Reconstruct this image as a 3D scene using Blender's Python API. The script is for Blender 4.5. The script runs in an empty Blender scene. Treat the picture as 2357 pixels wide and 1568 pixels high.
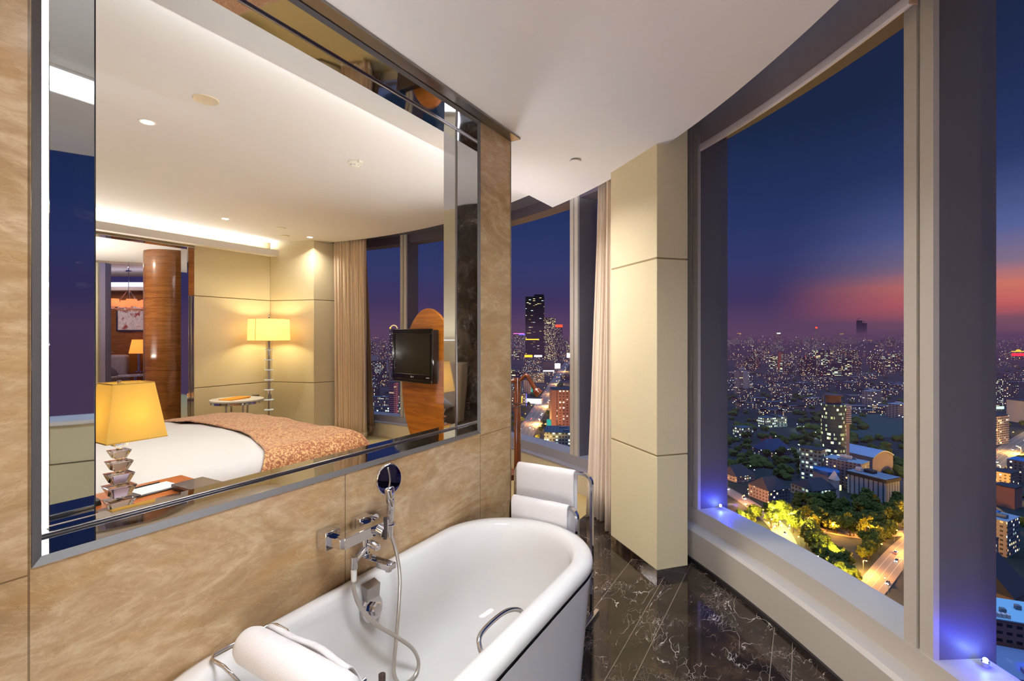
import bpy, bmesh, math, random
from mathutils import Vector, Matrix, noise
R = random.Random(7)
SC = bpy.context.scene
COL = SC.collection
PI = math.pi
# ------------------------------------------------------------------ camera model (2357 x 1568 frame)
FOC, CX, CY, EYE = 1120.0, 1178.5, 774.0, 1.55
YAW = math.atan2(1848 - CX, FOC)
FW = Vector((-math.sin(YAW), math.cos(YAW), 0)); RT = Vector((math.cos(YAW), math.sin(YAW), 0))
CAMP = Vector((0, 0, EYE))
FC = Vector((-5.404, -1.535, 0)); FR = 6.6314        # centre and radius of the round facade
def at(u, dep, z=0.0):                               # plan position on bearing u at a distance along the view
    p = FW * dep + RT * ((u - CX) / FOC * dep); return Vector((p.x, p.y, z))
def ground(dep): return -160 + EYE + 0.0134 * dep    # the city rises gently away from the tower
def gdep(v): return 179200.0 / (v - 760.0)
def pol(a, dr, z=0.0):
    a = math.radians(a); return Vector((FC.x + (FR + dr) * math.cos(a), FC.y + (FR + dr) * math.sin(a), z))
# ------------------------------------------------------------------ mesh builder
class MB:
    def __init__(s): s.bm = bmesh.new(); s.mi = 0
    def face(s, vs):
        try:
            f = s.bm.faces.new(vs); f.material_index = s.mi; return f
        except ValueError: return None
    def box(s, x0, x1, y0, y1, z0, z1, M=None):
        P = [Vector((x, y, z)) for z in (z0, z1) for y in (y0, y1) for x in (x0, x1)]
        v = [s.bm.verts.new(M @ p if M else p) for p in P]
        for q in ((0, 2, 3, 1), (4, 5, 7, 6), (0, 1, 5, 4), (2, 6, 7, 3), (0, 4, 6, 2), (1, 3, 7, 5)): s.face([v[i] for i in q])
        return s
    def loft(s, rings, cap0=True, cap1=True, closed=True):
        vr = [[s.bm.verts.new(Vector(p)) for p in r] for r in rings]
        n = len(vr[0])
        for a, b in zip(vr, vr[1:]):
            for i in range(n if closed else n - 1):
                j = (i + 1) % n; s.face([a[i], a[j], b[j], b[i]])
        if cap0: s.face(list(reversed(vr[0])))
        if cap1: s.face(vr[-1])
        return s
    def prism(s, poly, z0, z1):
        return s.loft([[(x, y, z0) for x, y in poly], [(x, y, z1) for x, y in poly]])
    def lathe(s, prof, n=24, M=None, cap=True):
        rings = []
        for r, z in prof:
            ring = [Vector((r * math.cos(2 * PI * i / n), r * math.sin(2 * PI * i / n), z)) for i in range(n)]
            rings.append([M @ p for p in ring] if M else ring)
        return s.loft(rings, cap, cap)
    def cyl(s, p0, p1, r, r1=None, n=12):
        return s.tube([p0, p1], [r, r if r1 is None else r1], n)
    def tube(s, pts, r, n=8, closed=False, sq=None):
        pts = [Vector(p) for p in pts]; m = len(pts)
        rad = r if isinstance(r, (list, tuple)) else [r] * m
        rings = []; up = None
        for i, p in enumerate(pts):
            if closed: t = pts[(i + 1) % m] - pts[i - 1]
            else: t = pts[min(i + 1, m - 1)] - pts[max(i - 1, 0)]
            t.normalize()
            if up is None:
                up = Vector((0, 0, 1)) if abs(t.z) < .9 else Vector((1, 0, 0))
            b = t.cross(up); b.normalize(); up = b.cross(t); up.normalize()
            if sq: rings.append([p + b * (sq[0] * c) + up * (sq[1] * d) for c, d in ((-1, -1), (1, -1), (1, 1), (-1, 1))])
            else: rings.append([p + (b * math.cos(2 * PI * k / n) + up * math.sin(2 * PI * k / n)) * rad[i] for k in range(n)])
        if closed: rings.append(rings[0]); return s.loft(rings, False, False)
        return s.loft(rings)
    def sheet(s, rows): return s.loft(rows, False, False, False)
    def arc(s, prof, a0, a1, n):                     # profile of (dr, z) swept along the facade
        rings = [[pol(a0 + (a1 - a0) * i / n, d, z) for d, z in prof] for i in range(n + 1)]
        return s.loft(rings)
    def ball(s, c, r, M=None, u=12, v=8):
        c = Vector(c); rx, ry, rz = (r, r, r) if not isinstance(r, (tuple, list)) else r
        rings = []
        for i in range(1, v):
            th = PI * i / v
            rings.append([c + Vector((rx * math.sin(th) * math.cos(2 * PI * k / u), ry * math.sin(th) * math.sin(2 * PI * k / u), -rz * math.cos(th))) for k in range(u)])
        if M: rings = [[M @ p for p in g] for g in rings]
        return s.loft(rings)
    def text(s, txt, M, size, depth=.002):
        cu = bpy.data.curves.new('t', 'FONT'); cu.body = txt; cu.size = size; cu.extrude = depth; cu.align_x = 'CENTER'; cu.align_y = 'CENTER'
        o = bpy.data.objects.new('t', cu); COL.objects.link(o)
        me = o.evaluated_get(bpy.context.evaluated_depsgraph_get()).to_mesh() if False else bpy.data.meshes.new_from_object(o)
        vs = [s.bm.verts.new(M @ v.co) for v in me.vertices]
        for p in me.polygons: s.face([vs[i] for i in p.vertices])
        bpy.data.objects.remove(o); bpy.data.curves.remove(cu); bpy.data.meshes.remove(me)
        return s
def obj(name, mb, mats, parent=None, smooth=False, bevel=0, loc=None, seg=2, sub=0, solid=0):
    bm = mb.bm
    bmesh.ops.recalc_face_normals(bm, faces=bm.faces)
    me = bpy.data.meshes.new(name); bm.to_mesh(me); bm.free()
    for m in (mats if isinstance(mats, (list, tuple)) else [mats]): me.materials.append(m)
    if smooth:
        me.polygons.foreach_set('use_smooth', [True] * len(me.polygons))
        if smooth is not True: me.set_sharp_from_angle(angle=math.radians(smooth))
    o = bpy.data.objects.new(name, me); COL.objects.link(o)
    if parent: o.parent = parent
    if loc: o.location = loc
    if solid:
        m = o.modifiers.new('s', 'SOLIDIFY'); m.thickness = solid; m.offset = 0
    if bevel:
        m = o.modifiers.new('b', 'BEVEL'); m.width = bevel; m.segments = seg; m.limit_method = 'ANGLE'; m.angle_limit = math.radians(40)
        if not smooth:
            me.polygons.foreach_set('use_smooth', [True] * len(me.polygons)); me.set_sharp_from_angle(angle=math.radians(35))
    if sub:
        m = o.modifiers.new('u', 'SUBSURF'); m.levels = m.render_levels = sub
    return o
def tag(o, label, cat, group=None, kind=None):
    o['label'] = label; o['category'] = cat
    if group: o['group'] = group
    if kind: o['kind'] = kind
    return o
def thing(name, label, cat, loc=(0, 0, 0), rz=0, group=None):
    o = bpy.data.objects.new(name, None); COL.objects.link(o); o.empty_display_size = .1
    o.location = loc; o.rotation_euler = (0, 0, rz)
    return tag(o, label, cat, group)
def struct(name, mb, mats, label=None, **k):
    o = obj(name, mb, mats, **k); o['kind'] = 'structure'
    if label: o['label'] = label
    return o
def dup(root, loc, rz=None, label=None, group=None, scale=None):
    r = root.copy(); COL.objects.link(r); r.location = loc
    if rz is not None: r.rotation_euler = (0, 0, rz)
    if scale: r.scale = scale
    if label: r['label'] = label
    if group: r['group'] = group
    for ch in list(root.children):
        c = ch.copy(); COL.objects.link(c); c.parent = r
        for g in ch.children:
            d = g.copy(); COL.objects.link(d); d.parent = c
    return r
def bez(pts, n=8):                                   # Catmull-Rom through points
    P = [Vector(p) for p in pts]; out = []
    for i in range(len(P) - 1):
        a, b, c, d = P[max(i - 1, 0)], P[i], P[i + 1], P[min(i + 2, len(P) - 1)]
        for k in range(n):
            t = k / n
            out.append(.5 * ((2 * b) + (c - a) * t + (2 * a - 5 * b + 4 * c - d) * t * t + (3 * b - a - 3 * c + d) * t ** 3))
    out.append(P[-1]); return out
def light(name, kind, loc, power, color=(1, 1, 1), size=.1, size_y=None, rot=(0, 0, 0), spread=None, radius=None):
    L = bpy.data.lights.new(name, kind); L.energy = power; L.color = color
    if kind == 'AREA':
        if size_y: L.shape = 'RECTANGLE'; L.size = size; L.size_y = size_y
        else: L.shape = 'DISK'; L.size = size
        if spread: L.spread = math.radians(spread)
    elif radius: L.shadow_soft_size = radius
    o = bpy.data.objects.new(name, L); COL.objects.link(o); o.location = loc; o.rotation_euler = rot
    return o
# ------------------------------------------------------------------ materials
def lin(r, g=None, b=None):
    if g is None: r, g, b = r
    f = lambda c: (c / 255 / 12.92) if c / 255 <= .04045 else ((c / 255 + .055) / 1.055) ** 2.4
    return (f(r), f(g), f(b), 1)
class NT:
    def __init__(s, name):
        s.m = bpy.data.materials.new(name); s.m.use_nodes = True; s.t = s.m.node_tree; s.t.nodes.clear()
        s.out = s.n('ShaderNodeOutputMaterial')
    def n(s, typ, ins=None, **kw):
        nd = s.t.nodes.new(typ)
        for k, v in kw.items(): setattr(nd, k, v)
        for k, v in (ins or {}).items(): s.put(nd.inputs[k], v)
        return nd
    def put(s, sock, v):
        if hasattr(v, 'outputs'): v = v.outputs[0]
        if isinstance(v, bpy.types.NodeSocket): s.t.links.new(v, sock)
        else: sock.default_value = v
    def math(s, op, a, b=0.0, c=0.0):
        return s.n('ShaderNodeMath', {0: a, 1: b, 2: c}, operation=op).outputs[0]
    def ramp(s, fac, stops, interp='LINEAR'):
        r = s.n('ShaderNodeValToRGB', {0: fac}); cr = r.color_ramp; cr.interpolation = interp
        while len(cr.elements) < len(stops): cr.elements.new(.5)
        for e, (p, c) in zip(cr.elements, stops):
            e.position = p; e.color = c if hasattr(c, '__len__') else (c, c, c, 1)
        return r.outputs[0]
    def noise(s, vec, scale, detail=3, rough=.5, dist=0.0):
        return s.n('ShaderNodeTexNoise', {'Vector': vec, 'Scale': scale, 'Detail': detail, 'Roughness': rough, 'Distortion': dist}).outputs[0]
    def coord(s, which='Object', scale=None, rot=None):
        v = s.n('ShaderNodeTexCoord').outputs[which]
        if scale or rot:
            v = s.n('ShaderNodeMapping', {'Vector': v, 'Scale': scale or (1, 1, 1), 'Rotation': rot or (0, 0, 0)}).outputs[0]
        return v
    def pos(s): return s.n('ShaderNodeNewGeometry').outputs['Position']
    def mix(s, fac, a, b):
        m = s.n('ShaderNodeMix', data_type='RGBA'); s.put(m.inputs[0], fac); s.put(m.inputs[6], a); s.put(m.inputs[7], b); return m.outputs[2]
    def bump(s, h, strength=.2, dist=.01):
        return s.n('ShaderNodeBump', {'Strength': strength, 'Distance': dist, 'Height': h}).outputs[0]
    def bsdf(s, **kw):
        d = {k.replace('_', ' '): v for k, v in kw.items()}
        b = s.n('ShaderNodeBsdfPrincipled', d); s.t.links.new(b.outputs[0], s.out.inputs[0]); return b
    def fin(s, sh): s.put(s.out.inputs[0], sh); return s.m
MATS = {}
def M_(name, col, rough=.5, metal=0.0, spec=.5, emit=None, es=0.0, bump=None, coat=0.0, trans=0.0, sheen=0.0):
    if name in MATS: return MATS[name]
    t = NT(name); c = lin(col)
    kw = dict(Roughness=rough, Metallic=metal, Specular_IOR_Level=spec)
    v = t.coord('Object')
    nz = t.noise(v, 12, 3)
    kw['Base_Color'] = t.mix(t.math('MULTIPLY', nz, .12), c, tuple(x * .75 for x in c[:3]) + (1,))   # faint unevenness
    if emit: kw['Emission_Color'] = lin(emit); kw['Emission_Strength'] = es
    if coat: kw['Coat_Weight'] = coat; kw['Coat_Roughness'] = .05
    if sheen: kw['Sheen_Weight'] = sheen
    if trans: kw['Transmission_Weight'] = trans
    b = t.bsdf(**kw)
    if bump: t.put(b.inputs['Normal'], t.bump(t.noise(v, bump[0], 4), bump[1], bump[2] if len(bump) > 2 else .002))
    MATS[name] = t.m; return t.m
def emis(name, col, s, sample=True):
    t = NT(name); e = t.n('ShaderNodeEmission', {0: lin(col), 1: s}); t.fin(e)
    if not sample: t.m.cycles.emission_sampling = 'NONE'
    return t.m
def glass_pane(name, ior=1.15, tint=(1, 1, 1, 1), refl=None):
    t = NT(name)
    fr = refl if refl is not None else t.n('ShaderNodeFresnel', {0: ior}).outputs[0]
    mx = t.n('ShaderNodeMixShader', {0: fr, 1: t.n('ShaderNodeBsdfTransparent', {0: tint}), 2: t.n('ShaderNodeBsdfGlossy', {'Roughness': .0})})
    return t.fin(mx)
def steel(name, col=(205, 205, 210), rough=.04, wave=None):
    t = NT(name); b = t.bsdf(Base_Color=lin(col), Metallic=1.0, Roughness=rough)
    if wave: t.put(b.inputs['Normal'], t.bump(t.noise(t.coord('Object', wave[0]), wave[1], 1), wave[2], .05))
    return t.m
# ------------------------------------------------------------------ surface materials
def m_beige_marble():
    t = NT('beige_marble'); p = t.coord('Object')
    w = t.n('ShaderNodeMapping', {'Vector': p, 'Scale': (1, .55, 1.5), 'Rotation': (math.radians(-22), 0, 0)}).outputs[0]
    big = t.noise(w, 3.2, 6, .62, 1.2)
    c = t.ramp(big, [(.25, lin(138, 110, 80)), (.42, lin(172, 143, 107)), (.52, lin(196, 170, 136)), (.62, lin(178, 148, 112)), (.72, lin(208, 186, 154)), (.85, lin(168, 138, 104))])
    blot = t.noise(w, 5.5, 4, .55, .8); c = t.mix(t.ramp(blot, [(.50, 0), (.64, .55)]), c, lin(176, 134, 84))
    fine = t.noise(w, 22, 6, .7, .6)
    c = t.mix(t.ramp(fine, [(.42, .0), (.62, .5)]), c, lin(158, 124, 84))
    vein = t.math('ABSOLUTE', t.math('SUBTRACT', t.noise(w, 5, 5, .6, 2.0), .5))
    c = t.mix(t.ramp(vein, [(0, .2), (.016, 0)]), c, lin(214, 190, 152))
    crack = t.math('ABSOLUTE', t.math('SUBTRACT', t.noise(w, 9, 4, .7, 3.0), .47))
    c = t.mix(t.ramp(crack, [(0, .25), (.01, 0)]), c, lin(112, 80, 50))
    # thin panel joints along the wall (0.401, 1.327, 2.274 m) and one level joint in the outer panels
    s = t.n('ShaderNodeSeparateXYZ', {0: t.pos()})
    j = None
    for y in (.401, 1.327, 2.276):
        d = t.math('LESS_THAN', t.math('ABSOLUTE', t.math('SUBTRACT', s.outputs[1], y)), .0022)
        j = d if j is None else t.math('MAXIMUM', j, d)
    lev = t.math('MULTIPLY', t.math('LESS_THAN', t.math('ABSOLUTE', t.math('SUBTRACT', s.outputs[2], .985)), .002), t.math('GREATER_THAN', t.math('ABSOLUTE', t.math('SUBTRACT', s.outputs[1], 1.338)), .936))
    j = t.math('MAXIMUM', j, lev)
    c = t.mix(t.math('MULTIPLY', j, .7), c, lin(84, 62, 40))
    t.bsdf(Base_Color=c, Roughness=.16, Specular_IOR_Level=.5); return t.m
def m_dark_marble():
    t = NT('dark_marble'); p = t.coord('Object')
    cl = t.noise(p, 5, 7, .65, .5)
    c = t.ramp(cl, [(.3, lin(18, 14, 11)), (.5, lin(42, 32, 25)), (.66, lin(70, 55, 42)), (.8, lin(48, 37, 29))])
    w = t.n('ShaderNodeMapping', {'Vector': p, 'Rotation': (0, 0, .5), 'Scale': (1.9, .8, 1)}).outputs[0]
    d = t.n('ShaderNodeTexNoise', {'Vector': w, 'Scale': 3.0, 'Detail': 4})
    wv = t.n('ShaderNodeVectorMath', {0: w, 1: t.n('ShaderNodeVectorMath', {0: d.outputs[1], 'Scale': .55}, operation='SCALE').outputs[0]}, operation='ADD').outputs[0]
    for sc, th, amt, seed in ((4.5, .006, .95, 0), (11, .008, .55, 3), (24, .014, .4, 9)):
        vo = t.n('ShaderNodeTexVoronoi', {'Vector': wv, 'Scale': sc}, feature='DISTANCE_TO_EDGE').outputs[0]
        mk = t.ramp(t.noise(t.n('ShaderNodeMapping', {'Vector': p, 'Location': (seed, seed, 0)}).outputs[0], 4.5, 3, .6), [(.52, 0), (.62, 1)])
        f = t.math('MULTIPLY', t.ramp(vo, [(0, amt), (th * 2.2, 0)]), mk)
        c = t.mix(f, c, lin(214, 206, 196))
    s = t.n('ShaderNodeSeparateXYZ', {0: t.pos()})
    j = None
    for x in (-1.02, -.766, -.655, -.13, -.045, .5):
        q = t.math('LESS_THAN', t.math('ABSOLUTE', t.math('SUBTRACT', s.outputs[0], x)), .0016); j = q if j is None else t.math('MAXIMUM', j, q)
    c = t.mix(t.math('MULTIPLY', j, .6), c, lin(150, 140, 126))
    t.bsdf(Base_Color=c, Roughness=.07, Specular_IOR_Level=.55); return t.m
def m_fabric(name, c1, c2, sc=(220, 220, 60), bump=.15):
    t = NT(name); p = t.coord('Object', sc); n = t.noise(p, 1.0, 4, .7)
    big = t.noise(t.coord('Object'), 2.5, 2)
    c = t.mix(t.math('ADD', t.math('MULTIPLY', n, .7), t.math('MULTIPLY', big, .3)), lin(c1), lin(c2))
    b = t.bsdf(Base_Color=c, Roughness=.85, Specular_IOR_Level=.2); t.put(b.inputs['Normal'], t.bump(n, bump, .003)); return t.m
def m_wood(name, cs, sc=(2, 2, 26), rough=.25, coat=.4, dist=1.2):
    t = NT(name); p = t.coord('Object', sc)
    n = t.noise(p, 1.0, 6, .62, dist)
    st = [(.25 + .5 * i / (len(cs) - 1), lin(c)) for i, c in enumerate(cs)]
    c = t.ramp(n, st)
    f = t.noise(t.coord('Object', tuple(x * 6 for x in sc)), 1.0, 3)
    c = t.mix(t.math('MULTIPLY', f, .25), c, lin(cs[0]))
    t.bsdf(Base_Color=c, Roughness=rough, Coat_Weight=coat, Coat_Roughness=.08); return t.m
def m_carpet():
    t = NT('straw_carpet'); p = t.coord('Object')
    n = t.noise(t.coord('Object', (60, 260, 1)), 1, 3, .7); m = t.noise(p, 45, 3)
    c = t.mix(n, lin(176, 150, 92), lin(216, 192, 136)); c = t.mix(t.math('MULTIPLY', m, .35), c, lin(150, 122, 70))
    b = t.bsdf(Base_Color=c, Roughness=.95, Specular_IOR_Level=.1); t.put(b.inputs['Normal'], t.bump(n, .4, .004)); return t.m
def m_runner():
    t = NT('leaf_pattern_cloth'); p = t.coord('Object')
    d = t.n('ShaderNodeTexNoise', {'Vector': p, 'Scale': 30.0, 'Detail': 2})
    wv = t.n('ShaderNodeVectorMath', {0: p, 1: t.n('ShaderNodeVectorMath', {0: d.outputs[1], 'Scale': .06}, operation='SCALE').outputs[0]}, operation='ADD').outputs[0]
    v = t.n('ShaderNodeTexVoronoi', {'Vector': wv, 'Scale': 72.0}, feature='SMOOTH_F1').outputs[0]
    c = t.mix(t.ramp(v, [(.34, 0), (.46, 1)]), lin(214, 170, 118), lin(158, 96, 66))
    b = t.bsdf(Base_Color=c, Roughness=.55, Specular_IOR_Level=.3, Sheen_Weight=.3); t.put(b.inputs['Normal'], t.bump(v, .25, .004)); return t.m
def m_painting():
    t = NT('ink_painting'); p = t.coord('Object')
    w = t.n('ShaderNodeTexNoise', {'Vector': p, 'Scale': 3.0, 'Detail': 5, 'Distortion': 1.5}).outputs[0]
    red = t.ramp(t.noise(t.n('ShaderNodeMapping', {'Vector': p, 'Location': (3, 1, 2)}).outputs[0], 4.2, 4, .6, .8), [(.55, 0), (.62, 1)])
    blk = t.ramp(t.math('ABSOLUTE', t.math('SUBTRACT', t.noise(p, 6, 5, .6, 2.5), .5)), [(0, 1), (.018, 0)])
    s = t.n('ShaderNodeSeparateXYZ', {0: p})
    red = t.math('MULTIPLY', red, t.math('GREATER_THAN', s.outputs[1], -.1))
    c = t.mix(t.math('MULTIPLY', w, .3), lin(226, 218, 214), lin(176, 168, 170)); c = t.mix(blk, c, lin(50, 46, 50)); c = t.mix(red, c, lin(150, 44, 44))
    t.bsdf(Base_Color=c, Roughness=.6); return t.m
def m_windows(name, wall, wall2, lit=.25, cell=(3.2, 3.3), duty=(.5, .5), cols=((255, 226, 168), (196, 232, 220), (255, 190, 110)), es=1.6, glassc=(16, 20, 30), run=1.0, vert=False):
    """facade of a city building: a grid of windows, some of them lit; each building shifts the pattern by its own random number"""
    t = NT(name); g = t.n('ShaderNodeNewGeometry')
    nrm = g.outputs['True Normal']; oi = t.n('ShaderNodeObjectInfo').outputs['Random']
    tg = t.n('ShaderNodeVectorMath', {0: (0, 0, 1), 1: nrm}, operation='CROSS_PRODUCT').outputs[0]
    tc = t.n('ShaderNodeVectorMath', {0: g.outputs['Position'], 1: t.n('ShaderNodeVectorMath', {0: tg}, operation='NORMALIZE').outputs[0]}, operation='DOT_PRODUCT').outputs['Value']
    z = t.n('ShaderNodeSeparateXYZ', {0: g.outputs['Position']}).outputs[2]
    hx = t.math('DIVIDE', tc, cell[0]); hz = t.math('DIVIDE', z, cell[1])
    ix = t.math('FLOOR', hx); iz = t.math('FLOOR', hz)
    fx = t.math('FRACT', hx); fz = t.math('FRACT', hz)
    wx = t.math('LESS_THAN', t.math('ABSOLUTE', t.math('SUBTRACT', fx, .5)), duty[0] / 2)
    wz = t.math('LESS_THAN', t.math('ABSOLUTE', t.math('SUBTRACT', fz, .5)), duty[1] / 2)
    nz = t.n('ShaderNodeSeparateXYZ', {0: nrm}).outputs[2]
    side = t.math('LESS_THAN', t.math('ABSOLUTE', nz), .5)
    win = t.math('MULTIPLY', t.math('MULTIPLY', wx, wz), side)
    cv = t.n('ShaderNodeCombineXYZ', {0: t.math('FLOOR', t.math('DIVIDE', ix, run)) if run != 1.0 else ix, 1: iz, 2: t.math('MULTIPLY', oi, 917.0)})
    wn = t.n('ShaderNodeTexWhiteNoise', {0: cv}, noise_dimensions='3D')
    on = t.math('LESS_THAN', wn.outputs[0], lit)
    k = t.n('ShaderNodeSeparateXYZ', {0: wn.outputs[1]})
    pal = t.ramp(k.outputs[1], [(i / len(cols), lin(c)) for i, c in enumerate(cols)], 'CONSTANT')
    br = t.math('ADD', .25, t.math('MULTIPLY', k.outputs[2], t.math('MULTIPLY', k.outputs[2], 1.6)))
    base = t.mix(oi, lin(wall), lin(wall2)); base = t.mix(win, base, lin(glassc))
    roofn = t.noise(g.outputs['Position'], .18, 4)
    base = t.mix(t.math('GREATER_THAN', nz, .5), base, t.mix(roofn, lin(60, 62, 72), lin(112, 114, 124)))
    t.bsdf(Base_Color=base, Roughness=.6, Emission_Color=pal, Emission_Strength=t.math('MULTIPLY', t.math('MULTIPLY', win, on), t.math('MULTIPLY', br, es)))
    t.m.cycles.emission_sampling = 'NONE'; return t.m
MARB = m_beige_marble(); DMARB = m_dark_marble()
WHITE = M_('white_paint', (232, 226, 222), .75, spec=.25)
PANEL = m_fabric('beige_wall_cloth', (202, 188, 152), (226, 213, 182))
PANELS = m_fabric('beige_sill_board', (196, 182, 154), (210, 198, 172), (40, 40, 8), .05)
STEEL = steel('polished_steel', (200, 200, 206), .03, ((1, 1, .6), 2.6, .06))
BRUSH = steel('brushed_steel', (150, 144, 142), .28)
CHROME = steel('chrome', (225, 225, 230), .04)
MIRR = steel('mirror_strip_glass', (222, 226, 232), .015)
ALUL = M_('light_grey_metal', (186, 178, 168), .45, .0, .4)
ALUD = M_('dark_grey_metal', (104, 98, 104), .5, .0, .4)
GASK = M_('dark_gasket', (36, 32, 34), .5)
CERA = M_('white_enamel', (240, 237, 234), .08, coat=.3)
CERAP = M_('white_gloss_panel', (226, 223, 228), .12, coat=.2)
BLACKP = M_('black_plastic', (18, 18, 20), .35)
TOWEL = M_('white_terry', (238, 234, 234), .95, spec=.1, bump=(260, .45, .004), sheen=.3)
LINEN = M_('white_linen', (212, 210, 213), .9, spec=.1)
WALNUT = m_wood('walnut', [(58, 24, 10), (112, 52, 22), (86, 38, 16)], (8, 8, 3), .2, .6)
TEAK = m_wood('striped_teak', [(120, 62, 14), (186, 112, 34), (150, 84, 22), (206, 132, 48)], (1.2, 1.2, 16), .28, .3)
COLW = m_wood('column_veneer', [(104, 58, 20), (156, 98, 42), (126, 74, 26), (172, 112, 52)], (1.5, 1.5, 24), .22, .6)
TABW = m_wood('orange_wood', [(150, 72, 24), (200, 112, 44), (176, 92, 34)], (3, 14, 3), .25, .4)
CARPET = m_carpet(); RUNNER = m_runner()
CURT = m_fabric('sand_curtain_cloth', (220, 194, 164), (234, 212, 184), (160, 160, 4), .1)
CURT2 = m_fabric('cream_curtain_cloth', (226, 206, 184), (238, 222, 204), (160, 160, 4), .1)
SHEER = m_fabric('brown_voile', (116, 92, 74), (142, 116, 96), (160, 160, 4), .1)
CRYST = M_('crystal', (255, 250, 250), .0, trans=1.0)
LEDM = emis('led_tube', (255, 252, 255), 5.0)
COVEM = emis('cove_led', (246, 250, 255), 6.0)
DOWNM = emis('downlight_lens', (255, 238, 208), 18.0)
PANE = glass_pane('window_glass', refl=.002)
IPANE = glass_pane('partition_glass', tint=(.97, .985, .98, 1), refl=.004)
# ------------------------------------------------------------------ the setting
ZC, ZT = 2.78, 3.0                                   # bathroom ceiling / soffits, bedroom tray ceiling
def arcpts(a0, a1, dr, n): return [tuple(pol(a0 + (a1 - a0) * i / n, dr))[:2] for i in range(n + 1)]
A_SOF = math.degrees(math.atan2(4.19 - FC.y, -2.05 - FC.x))
struct('floor_1', MB().prism([(-1.5, -1.75), (1.15, -1.75)] + arcpts(-2, 58.2, .62, 24) + [(-1.62, 3.92), (-1.62, 2.5), (-1.77, 2.5), (-1.77, -1.75)], -.12, 0), DMARB, 'dark brown marble bathroom floor with white veins')
struct('floor_2', MB().prism([(-1.77, .1), (-1.77, 2.5), (-1.622, 2.5), (-1.622, 3.92)] + arcpts(58.3, 101, .62, 24) + [(-7.1, 5.6), (-7.1, .1)], -.12, -.002), CARPET, 'straw coloured bedroom carpet')
bm = MB(); poly = [(-2.05, -1.75), (1.2, -1.75)] + arcpts(-2, A_SOF, 0, 40)
bm.prism(poly, ZC, ZC + .07)
bm.box(-1.84, -1.80, -1.75, 3.9, ZC + .07, ZT)        # back of the cove
struct('ceiling_1', bm, WHITE, 'white bathroom ceiling with a curved outer edge')
struct('ceiling_2', MB().prism([(-1.82, .1)] + [(-1.82, 3.9)] + arcpts(A_SOF - 1, 98, 0, 36) + [(-7.3, 5.3), (-7.3, .1)], ZT, ZT + .08), WHITE, 'white raised bedroom ceiling with a curved outer edge')
struct('ceiling_3', MB().arc([(-.06, 3.09), (.7, 3.09), (.7, 3.2), (-.06, 3.2)], -3, 104, 60), ALUD, 'dark recess above the blinds')
# far soffit with its cove
struct('trim_1', MB().box(-7.1, -6.95, .1, 4.66, ZC, ZC + .095), WHITE, 'white cove shelf above the beige wall')
# marble wall with the opening (face x = -1.57, back x = -1.77, opening y .405-2.274, z 1.0-2.765)
X0, X1, Y0, Y1, Z0, Z1 = -1.57, -1.82, .405, 2.274, 1.0, 2.765
bm = MB(); bm.box(X1, X0, -1.75, 2.608, 0, Z0); bm.box(X1, X0, -1.75, Y0, Z0, ZC); bm.box(X1, X0, Y1, 2.608, Z0, ZC); bm.box(X1, X0, Y0, Y1, Z1, ZC)
wl = struct('wall_left', bm, MARB, 'polished beige marble wall around the inner window')
obj('corner_strip', MB().box(X1 - .002, X0 + .003, 2.606, 2.612, 0, ZC), BRUSH, wl)
struct('trim_2', MB().box(X0 + .0, X0 + .068, -1.75, 2.615, ZC - .012, ZC), BRUSH, 'grey metal strip along the top of the marble wall')
# inner window: bevelled steel frame, mirror steel reveals, gasket, glass
iw = thing('window_1', 'inner window between bathroom and bedroom with a deep polished steel frame', 'window'); iw['kind'] = 'structure'; del iw['category']
yi0, yi1, zi0, zi1 = .427, 2.264, 1.018, 2.752
def frame_ring(x_a, x_b, a, b):                      # a, b = (y0,y1,z0,z1) rectangles at x_a and x_b
    m = MB()
    q = lambda x, r: [(x, r[0], r[2]), (x, r[1], r[2]), (x, r[1], r[3]), (x, r[0], r[3])]
    return m.loft([q(x_a, a), q(x_b, b)], False, False)
obj('outer_frame', frame_ring(X0 + .004, X0 - .012, (Y0, Y1, Z0, Z1), (yi0, yi1, zi0, zi1)), M_('bevel_steel', (96, 92, 92), .5, .3), iw)
yr1 = 2.262
obj('near_reveal', frame_ring(X0 - .012, -1.724, (yi0, yi1, zi0, zi1), (.43, yr1, 1.018, 2.755)), STEEL, iw)
obj('rear_reveal', frame_ring(-1.736, X1 - .002, (.43, yr1, 1.018, 2.755), (.43, yr1, 1.018, 2.757)), STEEL, iw)
bm = MB(); GW = .0085
bm.box(-1.736, -1.724, .43, .43 + GW, 1.018, 2.755); bm.box(-1.736, -1.724, yr1 - GW * .6, yr1, 1.018, 2.755)
bm.box(-1.736, -1.724, .43, yr1, 1.018, 1.018 + GW); bm.box(-1.736, -1.724, .43, yr1, 2.755 - GW, 2.755)
obj('glazing_bead', bm, BRUSH, iw, bevel=.002)
obj('pane', MB().box(-1.7335, -1.7265, .435, yr1 - .006, 1.024, 2.75), IPANE, iw)
# vertical led tube and the mirror strip beside it on the bedroom side
t = thing('led_strip', 'glowing white vertical light strip at the edge of the inner window', 'light', (-1.792, .490, 1.02))
obj('tube', MB().box(-.011, .011, -.026, .006, 0, 1.70), LEDM, t, bevel=.004)
obj('channel', MB().box(-.017, -.012, -.030, .010, 0, 1.70), BRUSH, t)
t = thing('mirror_strip', 'narrow tall mirror strip beside the glowing light strip', 'mirror', (-1.812, .558, 1.02))
obj('glass', MB().box(-.003, .003, -.053, .047, 0, 1.708), MIRR, t)
obj('edge_strip', MB().box(-.006, .0045, .047, .050, 0, 1.708), GASK, t)
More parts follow.
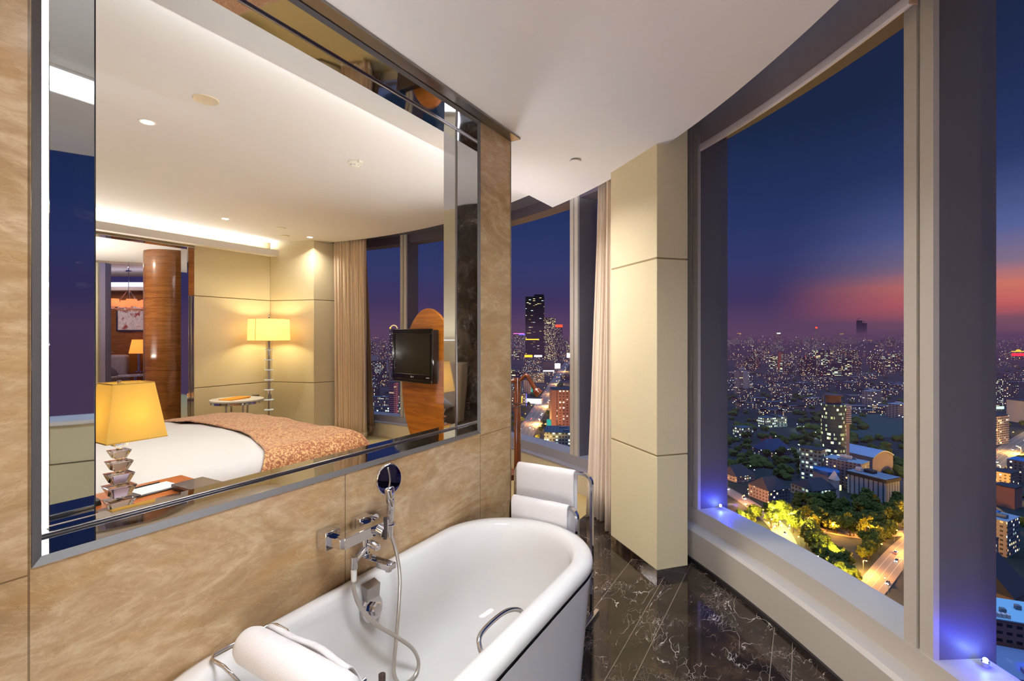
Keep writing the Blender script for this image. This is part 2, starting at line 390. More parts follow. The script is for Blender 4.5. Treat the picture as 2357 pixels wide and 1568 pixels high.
# bedroom side of the marble wall is panelled; head wall and far walls
PZ = [(0.06, .838), (.848, 2.096), (2.106, ZC)]
def panels(m, p0, p1, zs, th=.02):
    d = Vector((p1[0] - p0[0], p1[1] - p0[1])); L = d.length; d /= L; n = Vector((d.y, -d.x))
    for z0, z1 in zs:
        q = [Vector((p0[0], p0[1])), Vector((p1[0], p1[1]))]
        m.prism([tuple(q[0]), tuple(q[1]), tuple(q[1] - n * th), tuple(q[0] - n * th)], z0, z1)
C1, C2, C3 = (-7.1, 4.56), (-6.35, 4.78), (-6.25, 5.36)
bm = MB(); panels(bm, (-7.1, 3.46), C1, PZ); panels(bm, C1, C2, PZ[:2] + [(2.106, ZT)]); panels(bm, C2, C3, PZ[:2] + [(2.106, ZT)])
w = struct('wall_far', bm, PANEL, 'beige cloth wall panels behind the floor lamp', bevel=.003)
bm = MB(); panels(bm, (-7.112, 3.46), (-7.112, 4.57), [(0, ZT)], .1); panels(bm, (-7.112, 4.572), (-6.35, 4.792), [(0, ZT)], .1); panels(bm, (-6.362, 4.79), (-6.262, 5.36), [(0, ZT)], .1)
bm.box(-7.25, -7.09, .1, 3.46, 2.755, ZT); bm.box(-7.25, -7.1, .1, 1.5, 0, 2.76)
obj('backing_board', bm, M_('panel_core', (150, 132, 96), .9), w)
struct('wall_head_2', MB().box(-3.30, -1.83, .1, .125, 0, ZT), DMARB, 'dark marble panel beside the head of the bed')
t = thing('wall_light', 'vertical white wall light beside the dark marble bed head panel', 'light', (-3.325, .12, .45))
obj('tube', MB().box(-.014, .014, -.012, .012, 0, 2.2), emis('wall_tube', (255, 252, 255), 4.0), t, bevel=.004); obj('channel', MB().box(-.02, .02, -.02, -.012, 0, 2.2), BRUSH, t)
struct('wall_head', MB().box(-7.25, -1.83, .0, .1, 0, ZT), PANEL, 'beige wall behind the head of the bed')
struct('wall_back', MB().box(-1.77, 1.6, -1.85, -1.75, 0, ZC), MARB, 'marble wall at the back of the bathroom')
# pillar by the bathroom window
PC, PL, PR = Vector((-.801, 3.146)), Vector((-1.241, 3.525)), Vector((-.646, 3.318))
back = [PR + (PR - PC).normalized() * .02, PL + Vector((.2, .55))]
bm = MB()
def ins(k): 
    c = (PC + PL + PR) / 3; return [c + (p - c) * k for p in (PC, PR, PR + Vector((-.25, .45)), PL + Vector((.03, .03)), PL)]
for z0, z1 in ((.052, .776), (.786, 2.046), (2.056, 3.08)): bm.prism([tuple(p) for p in ins(1.0)], z0, z1)
pl = struct('wall_pillar', bm, PANEL, 'beige cloth clad pillar beside the big window', bevel=.003)
bm = MB()
for z0, z1 in ((.776, .786), (2.046, 2.056)): bm.prism([tuple(p) for p in ins(.965)], z0, z1)
obj('shadow_gap', bm, M_('panel_core', (150, 132, 96), .9), pl)
struct('baseboard_pillar', MB().prism([tuple(p) for p in ins(.992)], 0, .052), STEEL, 'polished steel skirting under the pillar')
# ------------------------------------------------------------------ round facade: sills, mullions, panes, blind
MUL = [7.9, 21.25, 34.6, 47.93, 61.37, 74.75, 88.45, 101.8]
SP = [(.30, .03), (.30, .205), (.318, .222), (.40, .222), (.40, .318), (.62, .318), (.62, -.1), (.30, -.1)]
sl = struct('trim_3', MB().arc(SP, -2, 49.2, 60), ALUL, 'grey metal window sill along the curved bathroom window')
obj('sill_plinth', MB().arc([(.285, 0), (.285, .022), (.33, .022), (.33, 0)], -2, 49.2, 60), GASK, sl)
sl = struct('trim_4', MB().arc([(.31, 0), (.31, .205), (.63, .205), (.63, 0)], 55.5, 101.5, 60), PANELS, 'beige board below the curved bedroom window')
obj('sill_cap', MB().arc([(.305, .205), (.305, .224), (.40, .224), (.40, .318), (.62, .318), (.62, .205)], 55.5, 101.5, 60), M_('grey_sill_metal', (150, 146, 152), .45), sl)
struct('trim_5', MB().arc([(.44, 2.97), (.44, 3.09), (.64, 3.09), (.64, 2.97)], -2, 101.8, 70), M_('purple_grey_metal', (78, 68, 80), .6), 'dark metal window head around the curved facade')
for i, a in enumerate(MUL):
    h = math.degrees(.5 / (FR + .406)) * .129
    bm = MB()
    for s0, s1 in ((-h, -.06), (.06, h)): bm.arc([(.406, .0), (.406, 3.1), (.43, 3.1), (.43, .0)], a + s0, a + s1, 1)
    o = struct('trim_%d' % (6 + i), bm, ALUL, 'grey metal window post %s' % ('of the big window' if 20 < a < 50 else 'of the bedroom window'))
    bm = MB(); bm.arc([(.43, .0), (.43, 3.1), (.66, 3.1), (.66, .0)], a - h, a - .07, 1); bm.arc([(.43, .0), (.43, 3.1), (.66, 3.1), (.66, .0)], a + .07, a + h, 1)
    obj('side_cover', bm, ALUD, o)
    obj('joint_strip', MB().arc([(.425, .0), (.425, 3.1), (.6, 3.1), (.6, .0)], a - .07, a + .07, 1), GASK, o)
    if i + 1 < len(MUL):
        b = MUL[i + 1]
        p = [pol(a + h, .60), pol(b - h, .60)]; n = (p[1] - p[0]).cross(Vector((0, 0, 1))).normalized() * .012
        o = struct('window_%d' % (2 + i), MB().loft([[q + Vector((0, 0, z)) for q in (p[0], p[1], p[1] + n, p[0] + n)] for z in (.30, 2.985)]), PANE, 'tall window pane overlooking the city')
t = thing('roller_blind', 'rolled up grey roller blind with a pale bottom bar above the big window', 'blind', (0, 0, 0))
a0, a1 = 33.85, 45.95
obj('blind_fabric', MB().arc([(.296, 2.82), (.292, 3.09), (.297, 3.09), (.301, 2.82)], a0, a1, 24), M_('blind_grey_cloth', (128, 114, 112), .9, bump=(300, .2)), t)
obj('bottom_bar', MB().arc([(.286, 2.795), (.284, 2.815), (.288, 2.832), (.308, 2.832), (.312, 2.815), (.310, 2.795), (.302, 2.788), (.294, 2.788)], a0, a1, 30), M_('blind_bar_white', (204, 194, 196), .45), t, smooth=40)
obj('end_cap', MB().arc([(.282, 2.786), (.282, 2.835), (.314, 2.835), (.314, 2.786)], a0 - .07, a0, 1), M_('tan_plastic', (176, 142, 112), .5), t, bevel=.003)
pw = struct('wall_right', MB().arc([(.28, 0), (.28, .64), (.40, .64), (.40, 0)], -2, 28.6, 24).arc([(.28, .65), (.28, .92), (.40, .92), (.40, .65)], -2, 28.6, 24), PANEL, 'beige parapet panels below the right hand window')
obj('window_ledge', MB().arc([(.26, .92), (.26, .945), (.62, .945), (.62, .92)], -2, 28.6, 24), WHITE, pw)
t = thing('ceiling_light', 'long glowing light panel in the bathroom ceiling above the tub', 'ceiling light', (-.55, 1.12, ZC))
obj('diffuser', MB().box(-.15, .15, -.45, .45, -.004, .004), emis('ceiling_panel', (255, 250, 246), 2.0), t); obj('frame', MB().tube([(-.16, -.46, 0), (.16, -.46, 0), (.16, .46, 0), (-.16, .46, 0)], 0, closed=True, sq=(.012, .008)), WHITE, t)
# pocket lining between pillar and window post
struct('wall_return', MB().arc([(.36, .23), (.36, 3.09), (.41, 3.09), (.41, .23)], 48.45, 50.6, 2), M_('taupe_board', (120, 104, 84), .7), 'narrow taupe return beside the pillar')
# ------------------------------------------------------------------ door wall seen through the bedroom
bm = MB(); bm.box(-7.27, -7.09, .1, 3.47, 2.745, 2.757)
struct('trim_20', bm, STEEL, 'polished steel track above the sliding door')
t = thing('sliding_door', 'edge of a sliding door, wood above and polished steel below', 'door', (-7.17, 3.42, 0))
obj('door_stile', MB().box(-.075, .075, -.035, .035, 2.10, 2.745), COLW, t, bevel=.002)
obj('steel_cladding', MB().box(-.078, .078, -.037, .037, .0, 2.098).box(.08, .088, -.012, .004, .0, 2.098), steel('door_steel', (190, 186, 180), .12, ((6, 6, .3), 3, .06)), t, bevel=.004)
obj('edge_strip', MB().box(-.08, .082, -.055, -.039, 0, 2.745), CHROME, t)
for y0, y1 in ((1.5, 1.52), ): pass
struct('ceiling_4', MB().prism([(-7.25, .1), (-7.25, 5.2), (-8.6, 5.4), (-9.88, 3.62), (-10.4, 2.2), (-10.4, .1)], 2.80, 2.9), WHITE, 'white hall ceiling beyond the sliding door')
struct('floor_3', MB().prism([(-7.1, .1), (-7.1, 5.4), (-10.2, 7.5), (-15, 7.5), (-15, .1)], -.12, -.004), CARPET, 'hall floor beyond the sliding door')
# ------------------------------------------------------------------ bathtub
TX, TY, TA, TB = -1.176, 1.37, .392, .925
def tubring(ix, iy, z, n=72):
    a, b = TA - ix, TB - iy; e = .36 * (b / TB) * (a / TA) ** .3; out = []
    for i in range(n):
        th = 2 * PI * i / n; c, s = math.cos(th), math.sin(th)
        out.append((a * math.copysign(abs(c) ** .9, c), math.copysign(b - e, s) + e * math.copysign(abs(s) ** .95, s) if abs(s) > 1e-6 else 0, z))
    # spread points of the straight sides
    return out
def tubring(ix, iy, z, n=24):
    a, b = TA - ix, TB - iy; e = max(.36 - iy * .35, .2); L = b - e; out = []
    for sgn in (1, -1):
        for i in range(n + 1):
            th = PI * i / n; out.append((sgn * a * math.cos(th), sgn * (L + e * math.sin(th)), z))
        for i in range(1, 8): out.append((-sgn * a, sgn * (L - 2 * L * i / 8), z))
    return out
t = thing('bathtub', 'white freestanding bathtub standing against the marble wall', 'bathtub', (TX, TY, 0))
obj('side_panel', MB().loft([tubring(.045, .05, 0), tubring(.03, .034, .2), tubring(.012, .014, .44), tubring(.002, .002, .508)], True, False), CERAP, t, smooth=50)
obj('seam', MB().loft([tubring(.008, .008, .503), tubring(.008, .008, .53)], False, False), GASK, t, smooth=True)
ring = [(.003, .003, .521), (.0, .0, .527), (0, 0, .548), (.004, .004, .563), (.014, .014, .575), (.03, .03, .581), (.05, .05, .582), (.066, .07, .578), (.076, .084, .566), (.084, .096, .54), (.094, .125, .46), (.108, .18, .34), (.128, .25, .235), (.16, .31, .178), (.21, .38, .155)]
b = obj('basin', MB().loft([tubring(*r) for r in ring], False, True), CERA, t, smooth=60)
bm = MB(); Mo = Matrix.Translation((-.290, -.005, .475)) @ Matrix.Rotation(math.radians(80), 4, 'Y')
bm.lathe([(.0, .0), (.052, .0), (.052, .010), (.046, .016), (.0, .018)], 32, Mo)
o = obj('overflow_plate', bm, CHROME, t, smooth=40)
obj('overflow_knob', MB().lathe([(.026, .014), (.026, .034), (.020, .04), (0, .04)], 8, Mo), CHROME, o, smooth=30)
obj('inlet_cover', MB().loft([[(-.308, -.005 + y, .577), (-.272, -.005 + y * .95, .566), (-.276, -.005 + y * .9, .515), (-.30, -.005 + y * .9, .515)] for y in (-.035, -.012, .012, .035)]), BRUSH, t, smooth=40)
pts = bez([(.315, -.07, .50), (.285, -.075, .535), (.262, -.04, .565), (.262, .10, .566), (.285, .175, .545), (.315, .18, .50)], 8)
obj('grab_handle', MB().tube(pts, .0085, 12), CHROME, t, smooth=True)
# ------------------------------------------------------------------ bath mixer on the wall
t = thing('bath_mixer', 'square chrome bath mixer tap mounted on the beige marble wall', 'tap', (-1.566, 1.304, .785))
for y in (-.08, .082):
    obj('wall_flange', MB().box(0, .052, y - .033, y + .033, -.034, .034), CHROME, t, bevel=.0025)
    obj('connector_arm', MB().box(.045, .112, y - .019, y + .019, -.018, .016), CHROME, t, bevel=.0015)
obj('body', MB().box(.078, .122, -.085, .135, -.022, .020), CHROME, t, bevel=.002)
lv = obj('lever_hub', MB().cyl((.118, .085, -.002), (.150, .085, -.010), .021, .019, 24), CHROME, t, smooth=40)
l2 = obj('lever', MB().tube([(.150, .088, -.035), (.156, .086, .0), (.160, .08, .052)], [.0078, .0078, .0085], 12), M_('dark_lever', (44, 36, 36), .25, coat=.4), lv, smooth=40)
obj('stem', MB().cyl((.100, .03, -.02), (.100, .03, -.10), .015, n=20), CHROME, t, smooth=40)
obj('diverter_knob', MB().cyl((.112, .05, -.048), (.150, .05, -.055), .015, .013, 20).cyl((.150, .05, -.055), (.156, .05, -.056), .010, .009, 20), CHROME, t, smooth=40)
obj('spout', MB().box(.08, .245, .012, .052, -.112, -.090).cyl((.225, .032, -.108), (.225, .032, -.122), .012, n=20).cyl((.098, .032, -.09), (.098, .032, -.082), .02, n=20), CHROME, t, bevel=.0015)
hc = obj('hose_outlet', MB().cyl((.100, .03, -.062), (.130, -.045, -.068), .014, n=18).cyl((.132, -.052, -.055), (.132, -.052, -.10), .0145, n=18), CHROME, t, smooth=40)
obj('hose_collar', MB().cyl((.132, -.052, -.098), (.132, -.052, -.145), .0115, .0105, 18), M_('white_collar', (226, 224, 222), .25), hc, smooth=40)
# ------------------------------------------------------------------ hand shower, its wall holder and hose
t = thing('shower_holder', 'small chrome wall holder carrying the hand shower', 'holder', (-1.566, 1.47, .775))
obj('wall_plate', MB().cyl((0, 0, 0), (.012, 0, 0), .022, n=24), CHROME, t, smooth=40)
obj('cradle', MB().cyl((.012, 0, 0), (.095, 0, -.004), .010, n=16).tube([(.098 + .019 * math.cos(q), .019 * math.sin(q), -.002) for q in [PI * 2 * i / 24 for i in range(24)]], .006, 8, True), CHROME, t, smooth=40)
t = thing('hand_shower', 'chrome hand shower with a round dark face hanging above the bathtub', 'shower head', (-1.468, 1.47, .775))
obj('handle', MB().tube(bez([(0, 0, -.03), (0, 0, .0), (.003, 0, .05), (.004, 0, .095), (.0, 0, .12), (-.010, 0, .14)], 5), [.0125 + .004 * min(1, i / 12) for i in range(26)], 16), CHROME, t, smooth=True)
HM = Matrix.Translation((-.008, 0, .182)) @ Matrix.Rotation(math.radians(-24), 4, 'Z') @ Matrix.Rotation(math.radians(92), 4, 'Y')
DARKC = steel('dark_spray_plate', (52, 50, 92), .06)
def disc(prof): return MB().lathe(prof, 40, HM @ Matrix.Diagonal((1.22, 1, 1, 1)))
hd = obj('head', disc([(0, -.018), (.03, -.016), (.048, -.008), (.055, .002), (.054, .009), (.049, .012)]), CHROME, t, smooth=True)
obj('spray_plate', disc([(.0505, .008), (.050, .0125), (.04, .0145), (0, .0155)]), DARKC, hd, smooth=40)
obj('spray_rib', MB().tube([HM @ Vector((x, .012 * math.cos(x * 26) - .012, .0165)) for x in [-.055 + .011 * i for i in range(11)]], .0045, 8), BRUSH, hd, smooth=True)
obj('neck', MB().tube([(.004, 0, .08), (.002, 0, .11), (-.004, 0, .135), (-.008, 0, .15)], [.016, .018, .024, .026], 14), CHROME, t, smooth=True)
o = Vector((-1.468, 1.47, .775))
hz = [(-1.434, 1.252, .64), (-1.434, 1.254, .60), (-1.43, 1.28, .53), (-1.41, 1.34, .44), (-1.39, 1.43, .35), (-1.37, 1.50, .27), (-1.36, 1.525, .20), (-1.355, 1.49, .165), (-1.36, 1.425, .175), (-1.375, 1.40, .23), (-1.39, 1.425, .33), (-1.41, 1.462, .45), (-1.43, 1.488, .56), (-1.45, 1.487, .66), (-1.467, 1.472, .735), (-1.468, 1.47, .75)]
obj('hose', MB().tube([p - o for p in bez(hz, 9)], .0075, 10), M_('hose_metal', (206, 200, 192), .28, .75), t, smooth=True)
obj('hose_nut', MB().cyl((0, 0, -.055), (0, 0, -.022), .0105, .0135, 16), CHROME, t, smooth=40)
# ------------------------------------------------------------------ wire caddy across the tub and its rolled towel
t = thing('bath_caddy', 'chrome wire bath caddy lying across the tub', 'rack', (TX, .88, .582))
Zr = .010
loop = [(-.345, -.085, Zr), (-.345, .09, Zr), (-.325, .105, Zr), (-.265, .103, Zr), (-.225, .095, -.012), (-.195, .09, -.028), (.195, .09, -.028), (.225, .095, -.012), (.265, .103, Zr), (.325, .105, Zr), (.345, .09, Zr), (.345, -.085, Zr), (.325, -.10, Zr), (.265, -.098, Zr), (.225, -.09, -.012), (.195, -.085, -.028), (-.195, -.085, -.028), (-.225, -.09, -.012), (-.265, -.098, Zr), (-.325, -.10, Zr)]
obj('outer_frame', MB().tube([p for p in loop], .0055, 8, True), CHROME, t, smooth=True)
for x in (-.185, -.095, .095, .185):
    obj('cross_bar', MB().cyl((x, .093, -.024), (x, .045, -.024), .004, n=8).cyl((x, .105, -.022), (x, .075, -.022), .0075, n=12), CHROME, t, smooth=40)
for x in [-.085 + .0155 * i for i in range(12)]:
    obj('basket_wire', MB().tube(bez([(x, .09, -.028), (x, .088, -.07), (x, .07, -.082), (x, -.065, -.082), (x, -.083, -.07), (x, -.085, -.028)], 4), .0018, 6), CHROME, t, smooth=True)
obj('end_knob', MB().cyl((.155, .112, -.03), (.155, .112, .012), .010, n=16), M_('dark_knob', (52, 34, 32), .3), t, smooth=40)
t = thing('rolled_towel', 'rolled white towel lying on the chrome bath caddy', 'towel', (-1.22, .835, .640), math.radians(0))
Mr = Matrix.Rotation(math.radians(90), 4, 'Y')
prof = [(0, -.195), (.03, -.198), (.046, -.19), (.052, -.17), (.054, .0), (.053, .20), (.05, .23), (.03, .236), (0, .235)]
obj('roll', MB().lathe(prof, 32, Mr), TOWEL, t, smooth=True)
rows = []
for i in range(9):
    f = i / 8; y = .052 + .075 * f; z = .030 - .055 * f + .014 * math.sin(f * 5)
    rows.append([(x, y * (1 - .25 * abs(x + .0) / .25) + .004 * math.sin(x * 30), z) for x in [-.17 + .036 * k for k in range(11)]])
obj('loose_flap', MB().sheet(rows), TOWEL, t, smooth=True, solid=.006)
# ------------------------------------------------------------------ chrome towel rack behind the tub, two towels
t = thing('towel_rack', 'two tier chrome towel stand behind the end of the bathtub', 'towel rack', (-1.235, 2.43, 0))
def hoop(y, w0, w1, z):
    r = .05; P = [(w0, y, .02)] + [(w0, y, z - r)] + [(w0 + r - r * math.cos(a), y, z - r + r * math.sin(a)) for a in (.4, .8, 1.2)] + [(w0 + r, y, z), (w1 - r, y, z)] + [(w1 - r + r * math.sin(a), y, z - r + r * math.cos(a)) for a in (.4, .8, 1.2)] + [(w1, y, z - r), (w1, y, .02)]
    return MB().tube(P, .0, sq=(.012, .007))
obj('rear_hoop', hoop(.075, -.235, .245, .79), CHROME, t)
obj('front_hoop', hoop(-.10, -.16, .235, .655), CHROME, t)
for x in (-.235, .245): obj('foot_bar', MB().box(x - .012, x + .012, -.13, .16, 0, .02), CHROME, t, bevel=.003)
def towel(name, label, x0, x1, y, z, dz, dz2):
    t = thing(name, label, 'towel', ((x0 + x1) / 2, y, z), 0, None); w = (x1 - x0) / 2; rows = []
    prof = [(-.026, -dz), (-.027, -dz * .6), (-.026, -.10), (-.024, -.03), (-.016, -.004), (0, .008), (.016, -.004), (.024, -.03), (.026, -.1), (.027, -dz2)]
    for k in range(19):
        x = -w + 2 * w * k / 18
        rows.append([(x + .003 * math.sin(q * 1.3 + k), a + .0025 * math.sin(k * .9 + q * .5), b + (.002 * math.sin(k * 1.7) if i in (0, 9) else 0)) for i, (a, b) in enumerate(prof) for q in (i,)])
    obj('cloth', MB().sheet(rows), TOWEL, t, smooth=True, solid=.016, sub=1)
    rows = [[(x0_, a * 1.36, b) for a, b in [(-.026, -dz * .80), (-.027, -dz * .76), (-.027, -dz * .72)]] for x0_ in (-w * .98, 0, w * .98)]
    return t
towel('bath_towel', 'large white bath towel folded over the higher bar of the towel stand', -1.455, -1.085, 2.505, .795, .42, .40)
towel('hand_towel', 'smaller white hand towel on the lower front bar of the towel stand', -1.385, -1.045, 2.33, .66, .26, .25)
# ------------------------------------------------------------------ wooden valet stand
v = thing('valet_stand', 'dark wooden valet stand with a coat hanger beside the marble wall end', 'valet stand', tuple(at(1191, 3.95, -.002)), YAW)
obj('post', MB().tube([(0, 0, .04), (0, 0, .6), (0, 0, 1.20)], [.030, .028, .026], 20).cyl((0, 0, 1.19), (0, 0, 1.215), .033, n=20), WALNUT, v, smooth=40)
hp = bez([(-.20, .0, 1.10), (-.12, 0, 1.15), (-.05, 0, 1.185), (.02, -.01, 1.195), (.055, -.02, 1.225), (.075, -.025, 1.235), (.10, -.03, 1.20), (.135, -.04, 1.14), (.165, -.05, 1.10), (.18, -.055, 1.085)], 6)
obj('coat_hanger', MB().tube(hp, [.016 + .010 * abs((i - 24) / 30) ** 2 + (.012 if i > 44 else 0) for i in range(len(hp))], 14), WALNUT, v, smooth=True)
obj('trouser_wire', MB().tube([(-.14, .02, 1.0), (.0, -.03, 1.01), (.075, -.05, 1.015), (.0, -.06, .985), (-.14, -.055, .95)], .003, 6), BLACKP, v, smooth=True)
obj('tray', MB().loft([[(-.14 + rx * math.cos(q), ry * math.sin(q), z) for q in [2 * PI * k / 32 for k in range(32)]] for rx, ry, z in ((.15, .10, .40), (.17, .12, .41), (.175, .125, .45), (.165, .115, .45), (.155, .105, .42))]), WALNUT, v, smooth=40)
obj('base', MB().lathe([(0, 0), (.19, 0), (.20, .012), (.18, .03), (.05, .045), (0, .045)], 32), WALNUT, v, smooth=40)
# ------------------------------------------------------------------ curtains
def curtain(name, label, mat, p0, p1, z0, z1, top=None, folds=9, amp=.035, group=None, seed=0, hem=True):
    """pleated cloth hung between plan points p0-p1 (bottom) and top=(q0,q1) (upper edge)"""
    q0, q1 = top or (p0, p1); rr = random.Random(seed); rows = []
    p0, p1, q0, q1 = [Vector((p[0], p[1])) for p in (p0, p1, q0, q1)]
    N = folds * 10; ph = [rr.uniform(-.9, .9) for _ in range(folds + 2)]; am = [rr.uniform(.6, 1.25) for _ in range(folds + 2)]
    org = Vector(((p0.x + p1.x) / 2, (p0.y + p1.y) / 2, z0))
    for j in range(13):
        f = j / 12; z = z0 + (z1 - z0) * f; row = []
        a, b = p0.lerp(q0, f), p1.lerp(q1, f); d = b - a; L = d.length; nrm = Vector((-d.y, d.x)).normalized()
        for i in range(N + 1):
            s = i / N; k = s * folds; ki = int(k); w = k - ki
            wob = ph[ki] * (1 - w) + ph[min(ki + 1, folds + 1)] * w; A = am[ki] * (1 - w) + am[min(ki + 1, folds + 1)] * w
            off = amp * A * math.sin(2 * PI * k + wob * (1.2 - f)) * (.55 + .45 * (1 - f)) + amp * .35 * math.sin(4.7 * PI * k + f * 2)
            p = a + d * s + nrm * off
            row.append((p.x - org.x, p.y - org.y, z - org.z + (.006 * math.sin(k * 3) if j == 0 else 0)))
        rows.append(row)
    t = thing(name, label, 'curtain', tuple(org), 0, group)
    obj('cloth', MB().sheet(rows), mat, t, smooth=True, solid=.004)
    if hem:
        r0 = [(x, y, z + .001) for x, y, z in rows[0]]; n2 = [tuple(Vector(a).lerp(Vector(b), .35)) for a, b in zip(rows[0], rows[1])]
        obj('hem_band', MB().sheet([r0, n2]), mat, t, smooth=True, solid=.008)
    return t
curtain('curtain', 'sand coloured curtain hanging between the pillar and the bedroom window', CURT2, at(1353, 4.22)[:2], at(1403, 4.02)[:2], .015, 3.05, (at(1379, 4.3)[:2], at(1414, 4.15)[:2]), 5, .035, seed=3, hem=False)
curtain('curtain', 'narrow edge of a second cream curtain against the pillar', CURT2, at(1391, 3.86)[:2], at(1409, 3.80)[:2], .012, 3.05, (at(1396, 3.9)[:2], at(1411, 3.86)[:2]), 2, .016, seed=5, hem=False)
curtain('curtain', 'wide pleated sand curtain beside the corner floor lamp', CURT, pol(96.4, -.03)[:2], pol(91.9, .05)[:2], .02, 3.06, (pol(97.2, .02)[:2], pol(92.1, .06)[:2]), 11, .065, seed=8)
curtain('sheer_curtain', 'brown voile curtain drawn aside next to the pleated curtain', SHEER, pol(93.6, .16)[:2], pol(91.5, .18)[:2], .10, 3.02, (pol(93.6, .16)[:2], pol(93.1, .18)[:2]), 5, .03, seed=9)
# ------------------------------------------------------------------ bed
def fold(u, L, r):
    """distance u across a slab of width L: (offset, drop) with rounded edges of radius r"""
    def edge(w):                                     # w = distance past the start of the rounding
        a = w / r
        if a < PI / 2: return r * math.sin(a), r * (1 - math.cos(a))
        return r, r + (w - r * PI / 2)
    if u < r: p, d = edge(r - u); return r - p, d
    if u > L - r: p, d = edge(u - (L - r)); return L - r + p, d
    return u, 0.0
def drape(x0, x1, ylo, yhi, z, side, foot, r=.09, nx=46, ny=40, puff=.03, wr=.012, seed=0, edge=None, hang=.03):
    rows = []; W = x1 - x0; L = yhi - ylo
    for j in range(ny + 1):
        row = []; tj = j / ny
        for i in range(nx + 1):
            s = -side + (W + 2 * side) * i / nx
            px, dx = fold(s, W, r)
            y0 = ylo + (edge(x0 + px, dx) if edge else 0)
            v = (y0 - ylo) + (L + foot - (y0 - ylo)) * tj
            py, dy = fold(max(v, r), L, r) if foot else (v, 0)
            if v < r: py = v
            d = max(dx, dy) + .25 * min(dx, dy)
            nzv = noise.noise(Vector((px * 2.3 + seed, py * 2.3, seed * .7))) + .5 * noise.noise(Vector((px * 6 + seed, py * 5, 3.1)))
            k = max(0, 1 - d / .15)
            q = x0 + px; flare = hang * min(1, dx / .3) * (1 if px > W / 2 else -1) * (1 + .6 * math.sin(py * 17 + seed))
            fy = hang * min(1, dy / .3) * (1 + .6 * math.sin(px * 15 + seed)) if foot else 0
            row.append((q + flare, ylo + py + fy, z - d + k * puff * math.sin(PI * min(1, max(0, px / W))) * (math.sin(PI * min(1, max(0, py / L))) if False else 1) + wr * nzv * (k + .3)))
        rows.append(row)
    return rows
BX0, BX1, BY0, BY1, BZ = -5.5, -3.24, .36, 2.96, .69
t = thing('bed', 'wide double bed made up with white linen seen through the inner window', 'bed', (0, 0, 0))
obj('base', MB().box(BX0 + .1, BX1 - .1, BY0, BY1 - .1, .0, .32), M_('bed_base_cloth', (120, 100, 80), .9), t, bevel=.02)
obj('mattress', MB().box(BX0 + .06, BX1 - .06, BY0, BY1 - .06, .32, .63), LINEN, t, bevel=.06, seg=4)
obj('headboard', MB().box(BX0 - .1, BX1 + .1, .11, .24, 0, 1.25), M_('headboard_cloth', (150, 126, 98), .9), t, bevel=.02)
t = thing('duvet', 'plain white duvet spread smoothly over the bed', 'duvet', (0, 0, 0))
obj('cover', MB().sheet(drape(BX0, BX1, .72, 2.62, BZ, .36, 0, seed=2, wr=.014, puff=.035)), LINEN, t, smooth=True, solid=.02)
def redge(x, d):
    f = (x - BX0) / (BX1 - BX0); return .02 - .30 * max(0, f - .55) ** 1.6 / .28 - .5 * min(d, .3)
t = thing('bed_runner', 'rust and gold patterned throw covering the foot of the bed', 'bed throw', (0, 0, 0))
obj('cloth', MB().sheet(drape(BX0 - .012, BX1 + .012, 2.33, BY1 + .01, BZ + .030, .30, .26, r=.1, seed=2, wr=.016, puff=.04, edge=redge, hang=.05, nx=60)), RUNNER, t, smooth=True, solid=.012)
pb = None
for i, (x, y, z, rx) in enumerate([(-3.72, .60, .80, .5), (-4.8, .60, .80, .5), (-3.70, .44, .88, 1.0), (-4.82, .44, .88, 1.0)]):
    M0 = Matrix.Rotation(rx, 4, 'X'); rr = []
    lab = ['white pillow at the near side of the bed, in front of its twin', 'white pillow at the far side of the bed, in front of its twin', 'white pillow behind another at the near side of the bed', 'white pillow behind another at the far side of the bed'][i]
    if pb is None:
        m = MB(); rings = []
        for a in range(13):
            u = -1 + 2 * a / 12; ring = []
            for b in range(24):
                q = 2 * PI * b / 24; cx = math.copysign(abs(math.cos(q)) ** .7, math.cos(q)); cz = math.sin(q)
                e = (1 - abs(u) ** 3.2); ring.append(M0 @ Vector((u * .40, cx * .25 * (.86 + .14 * e), cz * .085 * max(.06, e) ** .6)))
            rings.append(ring)
        m.loft(rings); pb = thing('pillow', lab, 'pillow', (x, y, z), 0, 'white pillows at the head of the bed'); obj('pillow_case', m, LINEN, pb, smooth=True)
    else: dup(pb, (x, y, z), None, lab)
# ------------------------------------------------------------------ bedside table, lamp and the things on it
TZ = .695
t = thing('bedside_table', 'orange wooden bedside table under the crystal lamp', 'bedside table', (-2.98, 1.17, 0))
obj('top', MB().box(-.31, .30, -.42, .36, TZ - .03, TZ), TABW, t, bevel=.004)
obj('cabinet', MB().box(-.29, .28, -.40, .34, .10, TZ - .03), TABW, t, bevel=.003)
for z0, z1 in ((.12, .37), (.38, .655)):
    d = obj('drawer', MB().box(-.27, .27, .335, .352, z0, z1), TABW, t, bevel=.003)
    obj('knob', MB().cyl((0, .352, (z0 + z1) / 2), (0, .375, (z0 + z1) / 2), .014, n=14), CHROME, d)
obj('plinth', MB().box(-.27, .26, -.38, .32, 0, .10), BLACKP, t)
LX, LY = -2.865, 1.055
t = thing('table_lamp', 'table lamp with a square yellow shade on a stack of crystal blocks', 'table lamp', (LX, LY, TZ))
obj('base', MB().box(-.075, .075, -.075, .075, 0, .012), CHROME, t, bevel=.002)
zb = [(.012, .055, .030, .046), (.075, .056, .034, .050), (.140, .050, .032, .044), (.203, .046, .028, .040), (.262, .040, .024, .034), (.320, .036, .026, .036)]
